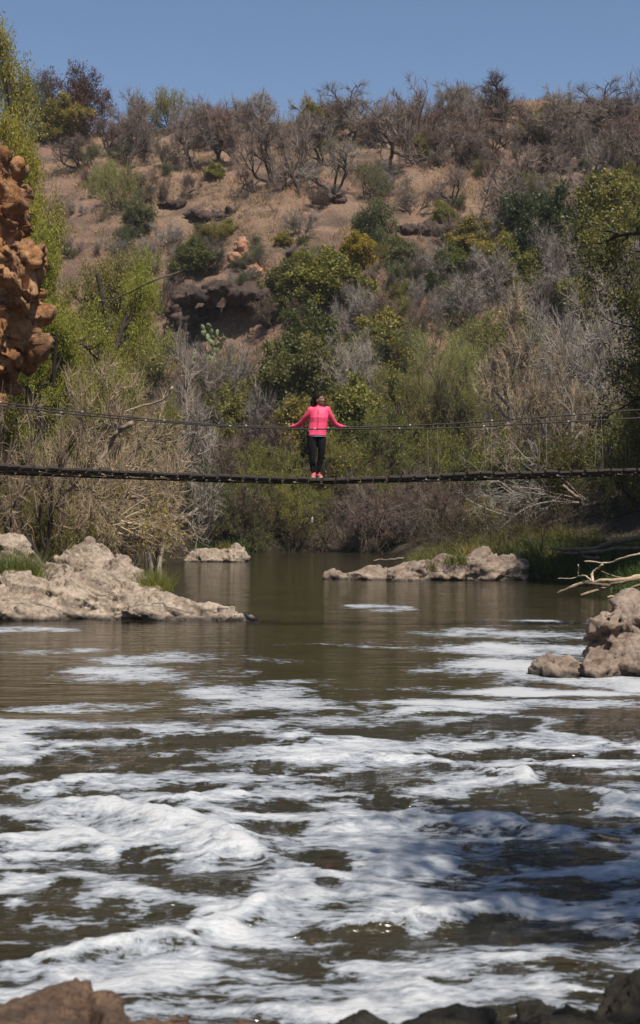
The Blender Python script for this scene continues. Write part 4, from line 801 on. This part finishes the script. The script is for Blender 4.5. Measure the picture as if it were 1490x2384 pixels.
for (rk, px, D, h, w, n, colr, lab) in [('rock_outcrop', 362, 30.45, .5, .55, 40, (.17, .19, .04), 'bright green grass clump growing on the pale outcrop near the water'), ('rock_outcrop', 35, 31.0, .62, 1.0, 110, (.13, .16, .05), 'big green grass clump on the outcrop at the left edge'), ('river_rock', 522, 64.4, .5, .6, 16, (.17, .17, .05), 'grass tuft on the midstream rock'), ('island_rock', 1062, 46.6, .4, .7, 24, (.12, .15, .04), 'green grass clump on the front of the rock island'), ('island_rock', 1000, 46.7, .35, .4, 12, (.15, .15, .06), 'small grass clump left of the other on the rock island'), ('island_rock', 1105, 47.6, .45, .7, 30, (.30, .23, .08), 'yellow dry grass clump on top of the rock island'), ('foreground_rock', 80, 4.9, .06, .03, 3, (.05, .045, .03), 'tiny dark weed on the back edge of the blurred brown rock')]:
    x = (px - CX) * D / FPX; q = np.stack([grng.uniform(-w / 2, w / 2, n), grng.uniform(-w / 3, w / 3, n), np.zeros(n)], 1); z0 = drop(rk, x, D)
    g = tag(ob('grass_clump', grass_mesh('grass_clump', grng, q - np.array([0, 0, .06]), h, 12, .012 if D < 40 else .02, .35), loc=(x, D, z0)), lab, 'grass', 'grass clumps on the rocks'); g.color = (*colr, 1)
for (px, D, h, lab) in [(555, 79, .9, 'bright green weed clump on the far bank above the midstream rock'), (478, 80, .8, 'dark green weed clump at the far waterline left of the bright one')]:
    x = (px - CX) * D / FPX; q = np.stack([grng.uniform(-.4, .4, 20), grng.uniform(-.3, .3, 20), np.zeros(20)], 1)
    g = tag(ob('weed_clump', grass_mesh('weed_clump', grng, q, h, 10, .04, .4), loc=(x, D, max(0, float(tz(x, D))))), lab, 'weeds', 'weed clumps at the far waterline'); g.color = (.05, .10, .02, 1)

# ------------------------------------------------------------------ tangles of dead branches
def tangle(name, label, base, main_dir, n, L, rad, color, leafc=None, droop=-.05, spread=.45, group=None, seed=1, tw=.012, kidn=(6, 6), leafn=.25):
    rng = np.random.default_rng(seed); o = thing(name, label, 'branches', base, group); A = Acc(); C = Acc()
    d = np.asarray(main_dir, float)[None] + rng.normal(0, spread, (n, 3)); Ls = L * rng.uniform(.55, 1.2, n)
    P = level(rng, rng.normal(0, .12, (n, 3)), d, Ls, 9, .13, (0, 0, droop)); Rd = rad * rng.uniform(.5, 1.1, (n, 1)) * np.linspace(1, .3, 9)[None]
    V, Q = tubes(P, Rd, 6); A.add(V, Q=Q); Lc = Ls
    for c in kidn:
        S, Dr, L2, r = kids(rng, P, Rd, Lc, c, .2, (.25, .9), .5, .6); P = level(rng, S, Dr, L2, 6, .16, (0, 0, droop)); Rd = np.maximum(r, .004)[:, None] * np.linspace(1, .4, 6)[None]; Lc = L2
        V, Q = tubes(P, Rd, 3); A.add(V, Q=Q)
    S, Dr, L2, r = kids(rng, P, Rd, Lc, 5, .1, (.3, 1.), .6, 1.); T = level(rng, S, Dr, L2, 4, .2, (0, 0, droop)); V, Q = ribbons(rng, T, np.full(len(T), tw)); C.add(V, Q=Q)
    b = ob('branches', A.mesh('branches', [M['bark']]), o); b.color = (*color, 1); t = ob('twigs', C.mesh('twigs', [M['twig']], False), o); t.color = (*color, 1)
    if leafc:
        q = T[:, 2:].reshape(-1, 3); q = q[rng.random(len(q)) < leafn]; V, Q = leaf_quads(rng, q, .07, .1, .5); lf = ob('leaves', mk('leaves', V, Q, [M['leaf']], False), o); lf.color = (*leafc, 1)
    return o
tangle('dead_branches', 'pale tangle of dead branches arching over the water behind the pale outcrop', W(285, 1222, 35.5), (1, -.1, .30), 12, 1.45, .035, (.40, .31, .20), (.26, .21, .04), -.085, .34, seed=4)
tangle('dead_branches', 'tan brushwood drooping from the left bank just under the bridge', W(300, 1150, 39), (.8, -.2, .35), 14, 1.6, .022, (.32, .24, .16), None, -.09, .45, seed=6)
tangle('dead_branches', 'thin tan brushwood low on the left bank above the tall grass', W(215, 1190, 37), (.6, -.2, .6), 12, 1.8, .018, (.33, .25, .16), (.2, .18, .04), -.08, .5, seed=7)
def on_bank(px, D): x = (px - CX) * D / FPX; return np.array([x, D, float(tz(x, D))])
tangle('fallen_tree', 'grey fallen tree with branches reaching left over the right bank', on_bank(1300, 59), (-1, -.2, .55), 5, 4.0, .06, (.30, .27, .235), None, -.035, .28, seed=9, tw=.014)
tangle('fallen_tree', 'pale dead branches spreading below the bridge on the right bank', on_bank(1375, 56), (-1, -.2, .42), 5, 4.4, .055, (.30, .26, .22), None, -.045, .26, seed=11, tw=.014)
tangle('dead_branches', 'reddish brown brushwood hanging into the far water behind the rock island', W(890, 1185, 79), (-.5, -.6, .3), 16, 2.6, .03, (.14, .095, .08), None, -.12, .6, seed=12, tw=.02)
tangle('dead_branches', 'brown brushwood hanging into the far water below the person', W(775, 1200, 80), (-.2, -.7, .3), 14, 2.2, .03, (.12, .088, .07), None, -.12, .6, seed=13, tw=.02)
tangle('dead_branches', 'grey brushwood right of the reddish brushwood at the far water', W(1000, 1190, 74), (-.5, -.6, .3), 14, 2.4, .03, (.17, .135, .11), None, -.11, .6, seed=14, tw=.018)
for (pp, D, r, colr, lab) in [
    ([(1361, 1307), (1412, 1310), (1449, 1300), (1490, 1289), (1560, 1282)], 38.2, .032, (.42, .33, .24), 'thin pale branch arching highest over the driftwood pile'),
    ([(1404, 1314), (1380, 1334), (1382, 1361)], 38.0, .04, (.48, .38, .27), 'short bent pale branch standing upright in the driftwood pile'),
    ([(1346, 1314), (1346, 1340), (1361, 1341), (1379, 1353)], 38.0, .026, (.44, .35, .25), 'crooked pale twig at the left end of the driftwood pile'),
    ([(1299, 1347), (1340, 1345), (1346, 1334)], 38.2, .016, (.40, .32, .24), 'thin horizontal twig poking left from the driftwood pile'),
    ([(1318, 1377), (1352, 1357), (1395, 1353), (1443, 1351), (1490, 1341), (1580, 1330)], 37.8, .06, (.40, .30, .20), 'long thick driftwood log lying along the top of the pile'),
    ([(1297, 1381), (1346, 1361), (1378, 1359), (1420, 1364)], 37.6, .045, (.16, .12, .09), 'dark wet driftwood log dipping into the water on the left'),
    ([(1352, 1386), (1412, 1366), (1445, 1355), (1490, 1347), (1570, 1336)], 37.3, .055, (.28, .205, .14), 'brown driftwood log in the middle of the pile'),
    ([(1414, 1391), (1453, 1380), (1490, 1361), (1560, 1340)], 37.0, .045, (.40, .29, .18), 'tan driftwood log at the front of the pile'),
    ([(1450, 1389), (1478, 1380), (1530, 1374)], 36.9, .035, (.34, .26, .18), 'short driftwood branch lowest at the right edge'),
    ([(1400, 1330), (1434, 1342), (1490, 1352)], 38.3, .022, (.25, .19, .14), 'thin brown branch crossing the driftwood pile'),
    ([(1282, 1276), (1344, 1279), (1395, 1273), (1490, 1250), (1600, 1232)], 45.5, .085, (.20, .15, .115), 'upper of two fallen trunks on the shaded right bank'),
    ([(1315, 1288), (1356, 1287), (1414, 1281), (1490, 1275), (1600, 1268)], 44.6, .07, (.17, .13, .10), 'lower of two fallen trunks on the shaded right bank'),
    ([(1344, 1279), (1362, 1297), (1396, 1300)], 44.3, .05, (.15, .115, .09), 'short dark stub branch below the two fallen trunks'),
    ([(870, 1306), (884, 1303), (905, 1304), (940, 1299)], 60., .05, (.2, .16, .13), 'dark branch floating left of the rock island'),
    ([(60, 900), (95, 985), (70, 1060), (66, 1105), (40, 1180)], 37.0, .11, (.05, .04, .034), 'dark leaning trunk at the left edge behind the bridge'),
    ([(135, 1060), (140, 1130), (142, 1230)], 36.0, .07, (.17, .13, .10), 'straight thin trunk under the bridge on the left bank'),
    ([(215, 1100), (250, 1045), (275, 1005), (310, 985)], 38.0, .075, (.27, .21, .16), 'thick pale broken limb behind the bridge on the left bank'),
    ([(288, 958), (330, 945), (380, 930), (402, 900)], 42.0, .035, (.34, .27, .21), 'pale forked limb reaching right above the rope on the left'),
    ([(228, 702), (270, 695), (320, 672), (365, 650), (400, 640), (418, 632)], 44., .032, (.10, .08, .065), 'dark limb reaching right from the yellow green trees'),
    ([(1310, 1130), (1350, 1165), (1385, 1220), (1400, 1275)], 52., .10, (.30, .23, .17), 'pale leaning trunk in the shade of the right bank'),
    ([(1395, 1040), (1400, 1130), (1405, 1200), (1408, 1290)], 53., .16, (.17, .135, .11), 'thick upright trunk in the shade near the right edge'),
    ([(1128, 1170), (1132, 1210), (1138, 1262)], 58., .05, (.30, .24, .17), 'thin sunlit stem on the grassy mound')]:
    P = np.array([W(*p, D + .25 * math.sin(i * 1.7)) for i, p in enumerate(pp)]); P = bez(P, 18); P[1:-1] += np.random.default_rng(len(lab)).normal(0, r * .25, (16, 3)); c0 = P[0].copy()
    rr = r * np.linspace(.62, 1.05, 18) * (1 + .12 * np.sin(np.arange(18) * 2.1)); V, T, Q = tube1(P - c0, rr, 8)
    o = tag(ob('driftwood' if 1280 <= pp[0][0] <= 1460 and pp[0][1] > 1240 else 'dead_limb', Acc().add(V, T, Q).mesh('limb', [M['bark']]), loc=c0), lab, 'log', 'driftwood and dead limbs'); o.color = (*colr, 1)

# ------------------------------------------------------------------ prickly pears
m, n_, l_, b_ = new_mat('cactus_skin'); kk = NB(n_, l_); l_.new(kk.ramp(kk.noise(3, 4, .6), [(.3, (.10, .14, .055)), (.7, (.27, .31, .15))]), b_.inputs['Base Color']); b_.inputs['Roughness'].default_value = .6; M['cactus'] = m
def blob(sub, r, f=None):
    bm = bmesh.new(); bmesh.ops.create_icosphere(bm, subdivisions=sub, radius=1.)
    for v in bm.verts:
        v.co = Vector([v.co[i] * r[i] for i in range(3)])
        if f: v.co = f(v.co)
    me = bpy.data.meshes.new('blob'); bm.to_mesh(me); bm.free(); me.polygons.foreach_set('use_smooth', np.ones(len(me.polygons), bool)); return me
pad_me = blob(2, (.11, .028, .19), lambda c: Vector((c.x * (1 + .9 * (c.z + .19)), c.y, c.z + .17))); pad_me.name = 'pad'; pad_me.materials.append(M['cactus'])
for (px, py, hp, n, lab) in [(505, 822, 62, 26, 'largest prickly pear cactus in front of the dark overhang'), (428, 862, 48, 15, 'prickly pear cactus at the left foot of the dark overhang'), (474, 848, 44, 15, 'prickly pear cactus between the other two below the dark overhang'), (500, 1035, 40, 10, 'pale prickly pear low on the slope just above the handrail left of the person')]:
    c = hit(px, py); rg = random.Random(px); o = thing('prickly_pear', lab, 'cactus', c - np.array([0, 0, .1]), 'prickly pear cacti on the slope'); s = hp * c[1] / FPX / 1.35
    tips = [(Vector((0, 0, 0)), 0., 0.)]
    for i in range(n):
        p, ax, ay = rg.choice(tips[-7:]); ax = ax * .6 + rg.uniform(-.8, .8); ay = ay * .5 + rg.uniform(-.5, .5); q = Euler((ay, ax, rg.uniform(-1.2, 1.2)))
        pad = ob('pad', pad_me, o, p * s, q, (s, s, s)); tips.append((p + q.to_matrix() @ Vector((0, 0, .34)), ax, ay))
        if i in (3, 6, 9): tips.append((Vector((rg.uniform(-.4, .4), rg.uniform(-.2, .2), 0)), 0., 0.))
m, n_, l_, b_ = new_mat('white_plastic'); b_.inputs['Base Color'].default_value = (.6, .6, .6, 1); kk = NB(n_, l_); l_.new(kk.ramp(kk.noise(6), [(.3, .25), (.7, .42)]), b_.inputs['Base Color']); M['plastic'] = m
for (px, py, D, r, lab) in [(727, 1210, 78.6, (.06, .04, .17), 'small upright white scrap snagged in branches below the person'), (559, 1210, 79.5, (.12, .06, .09), 'small white scrap on the far bank above the midstream rock')]:
    me = blob(3, r, lambda c: c + Vector(vnoise(np.array(c) * 14, 3) * .03 * np.array([1, 1, 1]))); me.materials.append(M['plastic']); p = W(px, py, D)
    tag(ob('plastic_scrap', me, loc=p), lab, 'litter', 'white scraps on the far bank')

# ------------------------------------------------------------------ footbridge
def plain(name, stops, scale=(1, 1, 1), rough=.8, sc=8, metal=0., bump=.004):
    m, n, l, b = new_mat(name); k = NB(n, l); f = k.noise(sc, 6, .65, stretch=scale); l.new(k.ramp(f, stops), b.inputs['Base Color']); b.inputs['Roughness'].default_value = rough; b.inputs['Metallic'].default_value = metal
    l.new(k.bump(f, .6, bump), b.inputs['Normal']); return m
M['plank'] = plain('weathered_plank', [(.3, (.022, .017, .014)), (.55, (.055, .042, .034)), (.8, (.12, .09, .07))], (6, .6, 6), .85)
M['wire'] = plain('steel_rope', [(.3, (.018, .014, .012)), (.7, (.055, .045, .038))], (8, 8, 8), .85, 6, 0.)
M['galv'] = plain('galvanised_wire', [(.3, (.22, .21, .19)), (.7, (.45, .43, .40))], (8, 8, 8), .55, 6, .2)
M['gap_light'] = plain('pale_gap_light', [(.3, (.16, .12, .09)), (.7, (.32, .26, .2))], (2, 8, 8), .85)  # colour of the strips that imitate light between twisted slats
DB = 27.0
deck_c = np.array([(-420, 1062), (-150, 1078), (0, 1086), (250, 1096), (500, 1106), (640, 1110), (740, 1112), (850, 1110), (1000, 1105), (1200, 1099), (1350, 1095), (1490, 1091), (1750, 1078), (1920, 1066)], float)
def deck_z(x, D=DB): px = x * FPX / D + CX; return CZ - (np.interp(px, deck_c[:, 0], deck_c[:, 1]) - YH) * D / FPX
def roll(x): px = x * FPX / DB + CX; return R(np.interp(px, [-400, 0, 300, 600, 740, 850, 980, 1120, 1250, 1490, 1900], [6, 6.5, 5, 2.5, .5, 1.5, 2.0, 4.5, 2.5, 2, 2]))
bridge = thing('suspension_footbridge', 'sagging wooden plank suspension footbridge with wire rope handrails across the river', 'bridge', (0, DB, 0))
bm = bmesh.new(); bmesh.ops.create_cube(bm, size=1.); bmesh.ops.scale(bm, vec=(.222, .84, .05), verts=bm.verts); bmesh.ops.bevel(bm, geom=bm.edges[:], offset=.008, segments=1, affect='EDGES'); bmesh.ops.subdivide_edges(bm, edges=[e for e in bm.edges if e.calc_length() > .6], cuts=3)
for v in bm.verts: v.co += Vector(.004 * vnoise(np.array(v.co) * 7 + i, 5) for i in range(3))
plank_me = bpy.data.meshes.new('plank'); bm.to_mesh(plank_me); bm.free(); plank_me.materials.append(M['plank'])
rg = random.Random(5); xs = np.arange(-8.4, 8.41, .252)
for x in xs:
    z = float(deck_z(x)); sl = math.atan(float(deck_z(x + .2) - deck_z(x - .2)) / .4)
    ob('plank', plank_me, bridge, (x + rg.uniform(-.008, .008), rg.uniform(-.02, .02), z - .045 + rg.uniform(-.006, .006)), (-roll(x) + R(rg.uniform(-1.8, 1.8)), -sl + R(rg.uniform(-2.4, 2.4)), R(rg.uniform(-1.5, 1.5))), (rg.uniform(.93, 1.02), rg.uniform(.97, 1.04), rg.uniform(.9, 1.15)))
xl = np.linspace(-8.7, 8.7, 90)
def cable(name, pts, r, mat, parent=bridge, k=8):
    V, T, Q = tube1(np.asarray(pts), np.full(len(pts), r), k); return ob(name, Acc().add(V, T, Q).mesh(name, [M[mat]]), parent)
for y in (-.33, .33):
    cable('deck_cable', np.stack([xl, xl * 0 + y, deck_z(xl) - .10 - np.array([math.sin(roll(x)) for x in xl]) * y], 1), .018, 'wire')
def rail_curve(rows, D):
    rows = np.array(rows, float); return lambda x: CZ - (np.interp(x * FPX / D + CX, rows[:, 0], rows[:, 1]) - YH) * D / FPX
Dn, Df = DB - .43, DB + .42
def smooth_rows(r): q = bez(np.array(r, float), 60); return q
near_rail = rail_curve(smooth_rows([(-420, 868), (-150, 921), (0, 944), (200, 967), (450, 988), (640, 997), (745, 999), (880, 998), (1040, 997), (1260, 985), (1490, 973), (1700, 955), (1950, 930)]), Dn)
far_rail = rail_curve(smooth_rows([(-420, 858), (-150, 913), (0, 937), (200, 961), (450, 985), (640, 994), (745, 996.5), (820, 995), (1040, 987), (1260, 971), (1490, 954), (1700, 934), (1950, 905)]), Df)
cable('handrail_cable', np.stack([xl, xl * 0 - .43, near_rail(xl)], 1), .014, 'wire'); cable('handrail_cable', np.stack([xl, xl * 0 + .42, far_rail(xl)], 1), .014, 'wire')
for side, rail, ph in ((-1, near_rail, 0.), (1, far_rail, .26)):
    for i, x in enumerate(np.arange(-8.2 + ph, 8.3, .54)):
        y = -.43 if side < 0 else .42; zt = float(rail(x)); zb = float(deck_z(x + .04)) - .06 + (-1) * side * math.sin(roll(x)) * .4; lx = rg.uniform(-.03, .06)
        P = bez([(x, y, zt + .02), (x + lx * .3, y, zt - .3), (x + lx, y, zb)], 7); h = cable('hanger', P, .0028, 'galv' if x > 2 and i % 2 else 'wire', k=5)
        a = bez([(x - .018, y, zt + .004), (x, y, zt + .006), (x + .018, y, zt + .004)], 5); cable('rope_clip', a, .019, 'wire' if i % 3 else 'galv', h, 6)
for i in range(13):
    x = -7.8 + i * 1.22 + rg.uniform(-.15, .15); a = np.array([(x, -.40, 0), (x + .62, .2, 0)]); P = []
    for q in a: P.append((q[0], q[1], float(deck_z(q[0])) - .118 - q[1] * math.sin(roll(q[0]))))
    cable('gap_light_strip', P, .016, 'gap_light', k=4)  # pale strips standing in for daylight through gaps in the deck
for sx in (-1, 1):
    for y in (-.5, .5):
        x = sx * 8.55; zg = float(tz(x, DB + y)) - .4; zt = float((near_rail if y < 0 else far_rail)(np.array(x))) + .15
        P = [(x, y, zg), (x, y, (zg + zt) / 2), (x, y, zt)]; cable('post', P, .09, 'plank', k=10)

# ------------------------------------------------------------------ person
def rings(bm, rows, k=20):
    "rows of (x, y, z, rx, ry): a closed upright loft"
    R_ = []
    for (x, y, z, rx, ry) in rows: R_.append([bm.verts.new((x + rx * math.cos(a), y + ry * math.sin(a), z)) for a in [2 * math.pi * j / k for j in range(k)]])
    for a, b in zip(R_, R_[1:]):
        for j in range(k): bm.faces.new((a[j], a[(j + 1) % k], b[(j + 1) % k], b[j]))
    bm.faces.new(R_[0][::-1]); bm.faces.new(R_[-1])
def limb(bm, pts, rad, k=14):
    P = bez(pts, 16); r = np.interp(np.linspace(0, 1, 16), np.linspace(0, 1, len(rad)), rad); V, T, Q = tube1(P, r, k); vv = [bm.verts.new(p) for p in V]
    for f in list(T) + [list(q) for q in Q]: bm.faces.new([vv[i] for i in f])
    for e in (0, -1): ball(bm, P[e], (r[e],) * 3)
def ball(bm, c, r, rot=(0, 0, 0), sub=2):
    mt = Matrix.Translation(Vector(c)) @ Euler(rot).to_matrix().to_4x4() @ Matrix.Diagonal((*r, 1)); bmesh.ops.create_icosphere(bm, subdivisions=sub, radius=1., matrix=mt)
def fused(name, bm, voxel, mat, sm=4, parent=None, loc=None, disp=None):
    bmesh.ops.recalc_face_normals(bm, faces=bm.faces); me, V, N = remeshed(bm, voxel, sm); me.materials.clear(); me.materials.append(mat); me.name = name
    if disp is not None: V = V + N * disp(V)[:, None]; me.vertices.foreach_set('co', V.astype(np.float32).ravel()); me.update()
    me.polygons.foreach_set('use_smooth', np.ones(len(me.polygons), bool)); return ob(name, me, parent, loc)
M['skin'] = plain('brown_skin', [(.3, (.17, .08, .05)), (.7, (.22, .105, .068))], rough=.5, bump=.0005)
M['jacket'] = plain('coral_pink_jacket', [(.3, (.92, .07, .17)), (.7, (.97, .095, .20))], rough=.6, bump=.001)
M['legging'] = plain('black_leggings', [(.3, (.008, .008, .010)), (.7, (.014, .014, .017))], rough=.95, bump=.0005)
M['legging'].node_tree.nodes['Principled BSDF'].inputs['Specular IOR Level'].default_value = .1
M['hair'] = plain('black_hair', [(.3, (.005, .004, .004)), (.7, (.013, .011, .010))], rough=.8, sc=40, bump=.004)
M['hair'].node_tree.nodes['Principled BSDF'].inputs['Specular IOR Level'].default_value = .12
M['shirt'] = plain('pale_blue_shirt', [(.3, (.42, .46, .62)), (.7, (.62, .64, .75))], rough=.8)
M['shoe'] = plain('coral_shoe', [(.3, (.55, .08, .09)), (.7, (.65, .12, .12))], rough=.6)
M['sole'] = plain('white_sole', [(.3, (.55, .5, .5)), (.7, (.75, .7, .7))], rough=.6)
M['lip'] = plain('lip', [(.3, (.16, .05, .045)), (.7, (.2, .06, .05))], rough=.45); M['eye'] = plain('eye', [(.3, (.01, .008, .006)), (.7, (.02, .015, .01))], rough=.2)
FEET = Vector(W(734, 1111.5, DB)); FEET.z = float(deck_z(FEET.x)) - .012
HX, HZ = .088, 1.515; yaw = R(54)                     # the face turns to the right of the picture and slightly up
def face(dx, dy, dz):
    "head-local (right, forward, up) -> person space; forward is towards the camera before the turn"
    q = Euler((R(-8), 0, 0)).to_matrix() @ Vector((dx, -dy, dz)); q = Euler((0, 0, yaw)).to_matrix() @ q; return (HX + q.x, q.y - .01, HZ + q.z)
legL = [(-.07, .0, .86), (-.064, -.015, .62), (-.056, -.02, .44), (-.050, .0, .26), (-.030, -.01, .11)]; legLr = [.098, .082, .056, .054, .038]
legR = [(.105, .02, .86), (.118, .012, .66), (.122, .005, .48), (.085, .05, .30), (.036, .075, .12)]; legRr = [.095, .08, .058, .053, .038]
armL = [(-.080, .01, 1.325), (-.165, .06, 1.21), (-.275, .18, 1.085), (-.37, .30, 1.035), (-.455, .385, 1.03)]; armLr = [.058, .048, .041, .036, .026]
armR = [(.228, .01, 1.335), (.285, .06, 1.225), (.355, .17, 1.105), (.44, .29, 1.045), (.53, .385, 1.03)]; armRr = [.058, .048, .041, .036, .026]
torso = [(x, y, z, rx * .94, ry * .96) for x, y, z, rx, ry in [(.025, .0, .80, .165, .115), (.028, .0, .88, .172, .12), (.045, .0, .98, .150, .108), (.060, .0, 1.08, .150, .105), (.070, -.005, 1.18, .158, .112), (.075, .0, 1.28, .165, .105), (.076, .005, 1.345, .150, .085), (.078, .005, 1.385, .085, .062)]]
bm = bmesh.new(); rings(bm, torso); limb(bm, legL, legLr); limb(bm, legR, legRr); limb(bm, armL, armLr); limb(bm, armR, armRr)
limb(bm, [(.077, .01, 1.36), (.080, .005, 1.41), (.085, 0., 1.46)], [.056, .048, .05])
ball(bm, face(0, 0, .012), (.078, .094, .098), (0, 0, yaw), 3); ball(bm, face(0, .022, -.045), (.058, .066, .068), (0, 0, yaw), 3); ball(bm, face(0, .05, -.095), (.028, .026, .02))
ball(bm, face(0, .096, -.02), (.017, .02, .014)); limb(bm, [face(0, .085, .03), face(0, .098, -.012)], [.009, .013], 8)
for sx in (-1, 1): ball(bm, face(.078 * sx, -.012, -.012), (.012, .02, .03), (0, 0, yaw)); ball(bm, face(.035 * sx, .072, -.02), (.024, .02, .018)); ball(bm, face(.032 * sx, .078, .035), (.026, .014, .009), (0, 0, yaw))
for sx, wr in ((-1, armL[-1]), (1, armR[-1])):          # hands: palm on the rope, four fingers over it, thumb on the near side
    w = Vector(wr); out = Vector((sx, .1, -.03)).normalized(); p = w + out * .05
    limb(bm, [w, p + Vector((0, 0, .002))], [.025, .03]); ball(bm, p, (.042, .036, .018))
    for i, (off, ln) in enumerate([(-.027, .062), (-.009, .072), (.009, .068), (.026, .054)]):
        a = p + out * .03 + Vector((0, off, .004)); limb(bm, [a, a + out * ln * .5 + Vector((0, 0, .006)), a + out * ln * .8 + Vector((0, .004, -.012)), a + out * ln * .9 + Vector((0, .004, -.03))], [.0095, .009, .008, .007], 8)
    limb(bm, [p - out * .015 + Vector((0, -.028, 0)), p + out * .015 + Vector((0, -.048, -.006)), p + out * .035 + Vector((0, -.05, -.022))], [.012, .010, .008], 8)
for (a, d) in ((Vector((-.03, -.01, .06)), Vector((-.1, -1, 0))), (Vector((.036, .075, .06)), Vector((.5, -1, 0)))): limb(bm, [a + Vector((0, 0, .06)), a, a + d.normalized() * .10 + Vector((0, 0, -.02))], [.036, .04, .03])
person = fused('person', bm, .009, M['skin'], 3, loc=FEET); tag(person, 'person in coral pink jacket and black leggings standing on the footbridge, arms spread', 'person')
def wrinkle(f, a, s): return lambda V: a * ridged(V * np.array([f, f, f * .6]), 3, s)
bm = bmesh.new(); rings(bm, [(x, y, z, rx + .022, ry + .024) for (x, y, z, rx, ry) in [(.022, .0, .828, .172, .12)] + torso[1:2] + [(.045, .0, .98, .160, .112), (.058, .0, 1.08, .156, .11), (.070, -.008, 1.18, .160, .118)] + torso[5:]]); rings(bm, [(.079, .006, 1.37, .062, .058), (.08, .004, 1.425, .059, .056)])
limb(bm, armL[:4] + [(-.44, .37, 1.03)], [.071, .061, .054, .047, .039]); limb(bm, armR[:4] + [(.512, .37, 1.032)], [.071, .061, .054, .047, .039])
jacket = fused('jacket', bm, .009, M['jacket'], 4, person, disp=wrinkle(12, .0045, 3))
P = [(.055 + .02 * (z - 1.1), -.137 - .012 * math.sin((z - .85) * 5.5), z) for z in np.linspace(.86, 1.36, 12)]; V, T, Q = tube1(P, np.full(12, .0045), 6); ob('zip', Acc().add(V, T, Q).mesh('zip', [M['lip']]), jacket)
bm = bmesh.new(); rings(bm, [(.022, .0, .805, .186, .134), (.022, .0, .84, .184, .132)]); fused('shirt', bm, .008, M['shirt'], 1, person)
bm = bmesh.new(); rings(bm, [(.022, .0, .80, .172, .122), (.028, .0, .88, .176, .124), (.04, 0, .95, .15, .11)]); limb(bm, legL, [r + .007 for r in legLr]); limb(bm, legR, [r + .007 for r in legRr]); fused('leggings', bm, .008, M['legging'], 3, person, disp=wrinkle(9, .003, 8))
for (a, d, lab) in ((Vector((-.028, -.01, 0)), Vector((-.12, -1, 0)).normalized(), 1), (Vector((.05, .085, 0)), Vector((.45, -1, 0)).normalized(), 2)):
    ang = math.atan2(d.x, -d.y); bm = bmesh.new()
    for (f, hh, rx, ry, rz) in [(-.03, .06, .044, .05, .058), (.05, .045, .045, .07, .045), (.12, .035, .044, .06, .032)]: ball(bm, a + d * f + Vector((0, 0, hh)), (rx, ry, rz), (0, 0, ang))
    limb(bm, [a + Vector((0, 0, .07)), a + Vector((0, 0, .115))], [.044, .043]); sh = fused('shoe', bm, .008, M['shoe'], 2, person)
    bm = bmesh.new()
    for f, rx, ry in [(-.035, .042, .05), (.04, .044, .07), (.125, .046, .06)]: ball(bm, a + d * f + Vector((0, 0, .016)), (rx, ry, .017), (0, 0, ang))
    fused('sole', bm, .007, M['sole'], 1, sh)
bm = bmesh.new(); ball(bm, face(0, -.022, .038), (.086, .094, .092), (0, 0, yaw), 3); ball(bm, face(0, -.07, .02), (.072, .06, .085), (0, 0, yaw), 3)
for (dx, dy, dz, r) in [(0, -.13, .05, .056), (-.015, -.145, -.01, .058), (-.025, -.15, -.07, .052), (-.03, -.145, -.12, .042), (0, -.10, .085, .052), (-.03, -.13, -.165, .026)]: ball(bm, face(dx, dy, dz), (r,) * 3)
fused('hair', bm, .008, M['hair'], 1, person, disp=lambda V: .012 * ridged(V * 26, 3, 4))
for sx in (-1, 1):
    e = ob('eye', blob(2, (.011, .006, .006)), person, face(.032 * sx, .083, .012), (0, 0, yaw)); e.data.materials.append(M['eye'])
e = ob('mouth', blob(2, (.022, .008, .008)), person, face(0, .084, -.058), (0, 0, yaw)); e.data.materials.append(M['lip'])

# ------------------------------------------------------------------ HAZE: thin dry-season air
m = bpy.data.materials.new('hazy_air'); m.use_nodes = True; nt = m.node_tree; nt.nodes.remove(nt.nodes['Principled BSDF'])
pv = nt.nodes.new('ShaderNodeVolumePrincipled'); pv.inputs['Color'].default_value = (.92, .93, .95, 1); pv.inputs['Density'].default_value = .0002; pv.inputs['Anisotropy'].default_value = 0.
nt.links.new(pv.outputs[0], nt.nodes['Material Output'].inputs['Volume'])
bm = bmesh.new(); bmesh.ops.create_cube(bm, size=1.); bmesh.ops.scale(bm, vec=(6400, 7400, 70), verts=bm.verts); me = bpy.data.meshes.new('haze'); bm.to_mesh(me); bm.free(); me.materials.append(m)
tag(ob('haze', me, loc=(0, 500, 32.5)), 'thin pale haze over the whole valley', 'haze', kind='stuff')
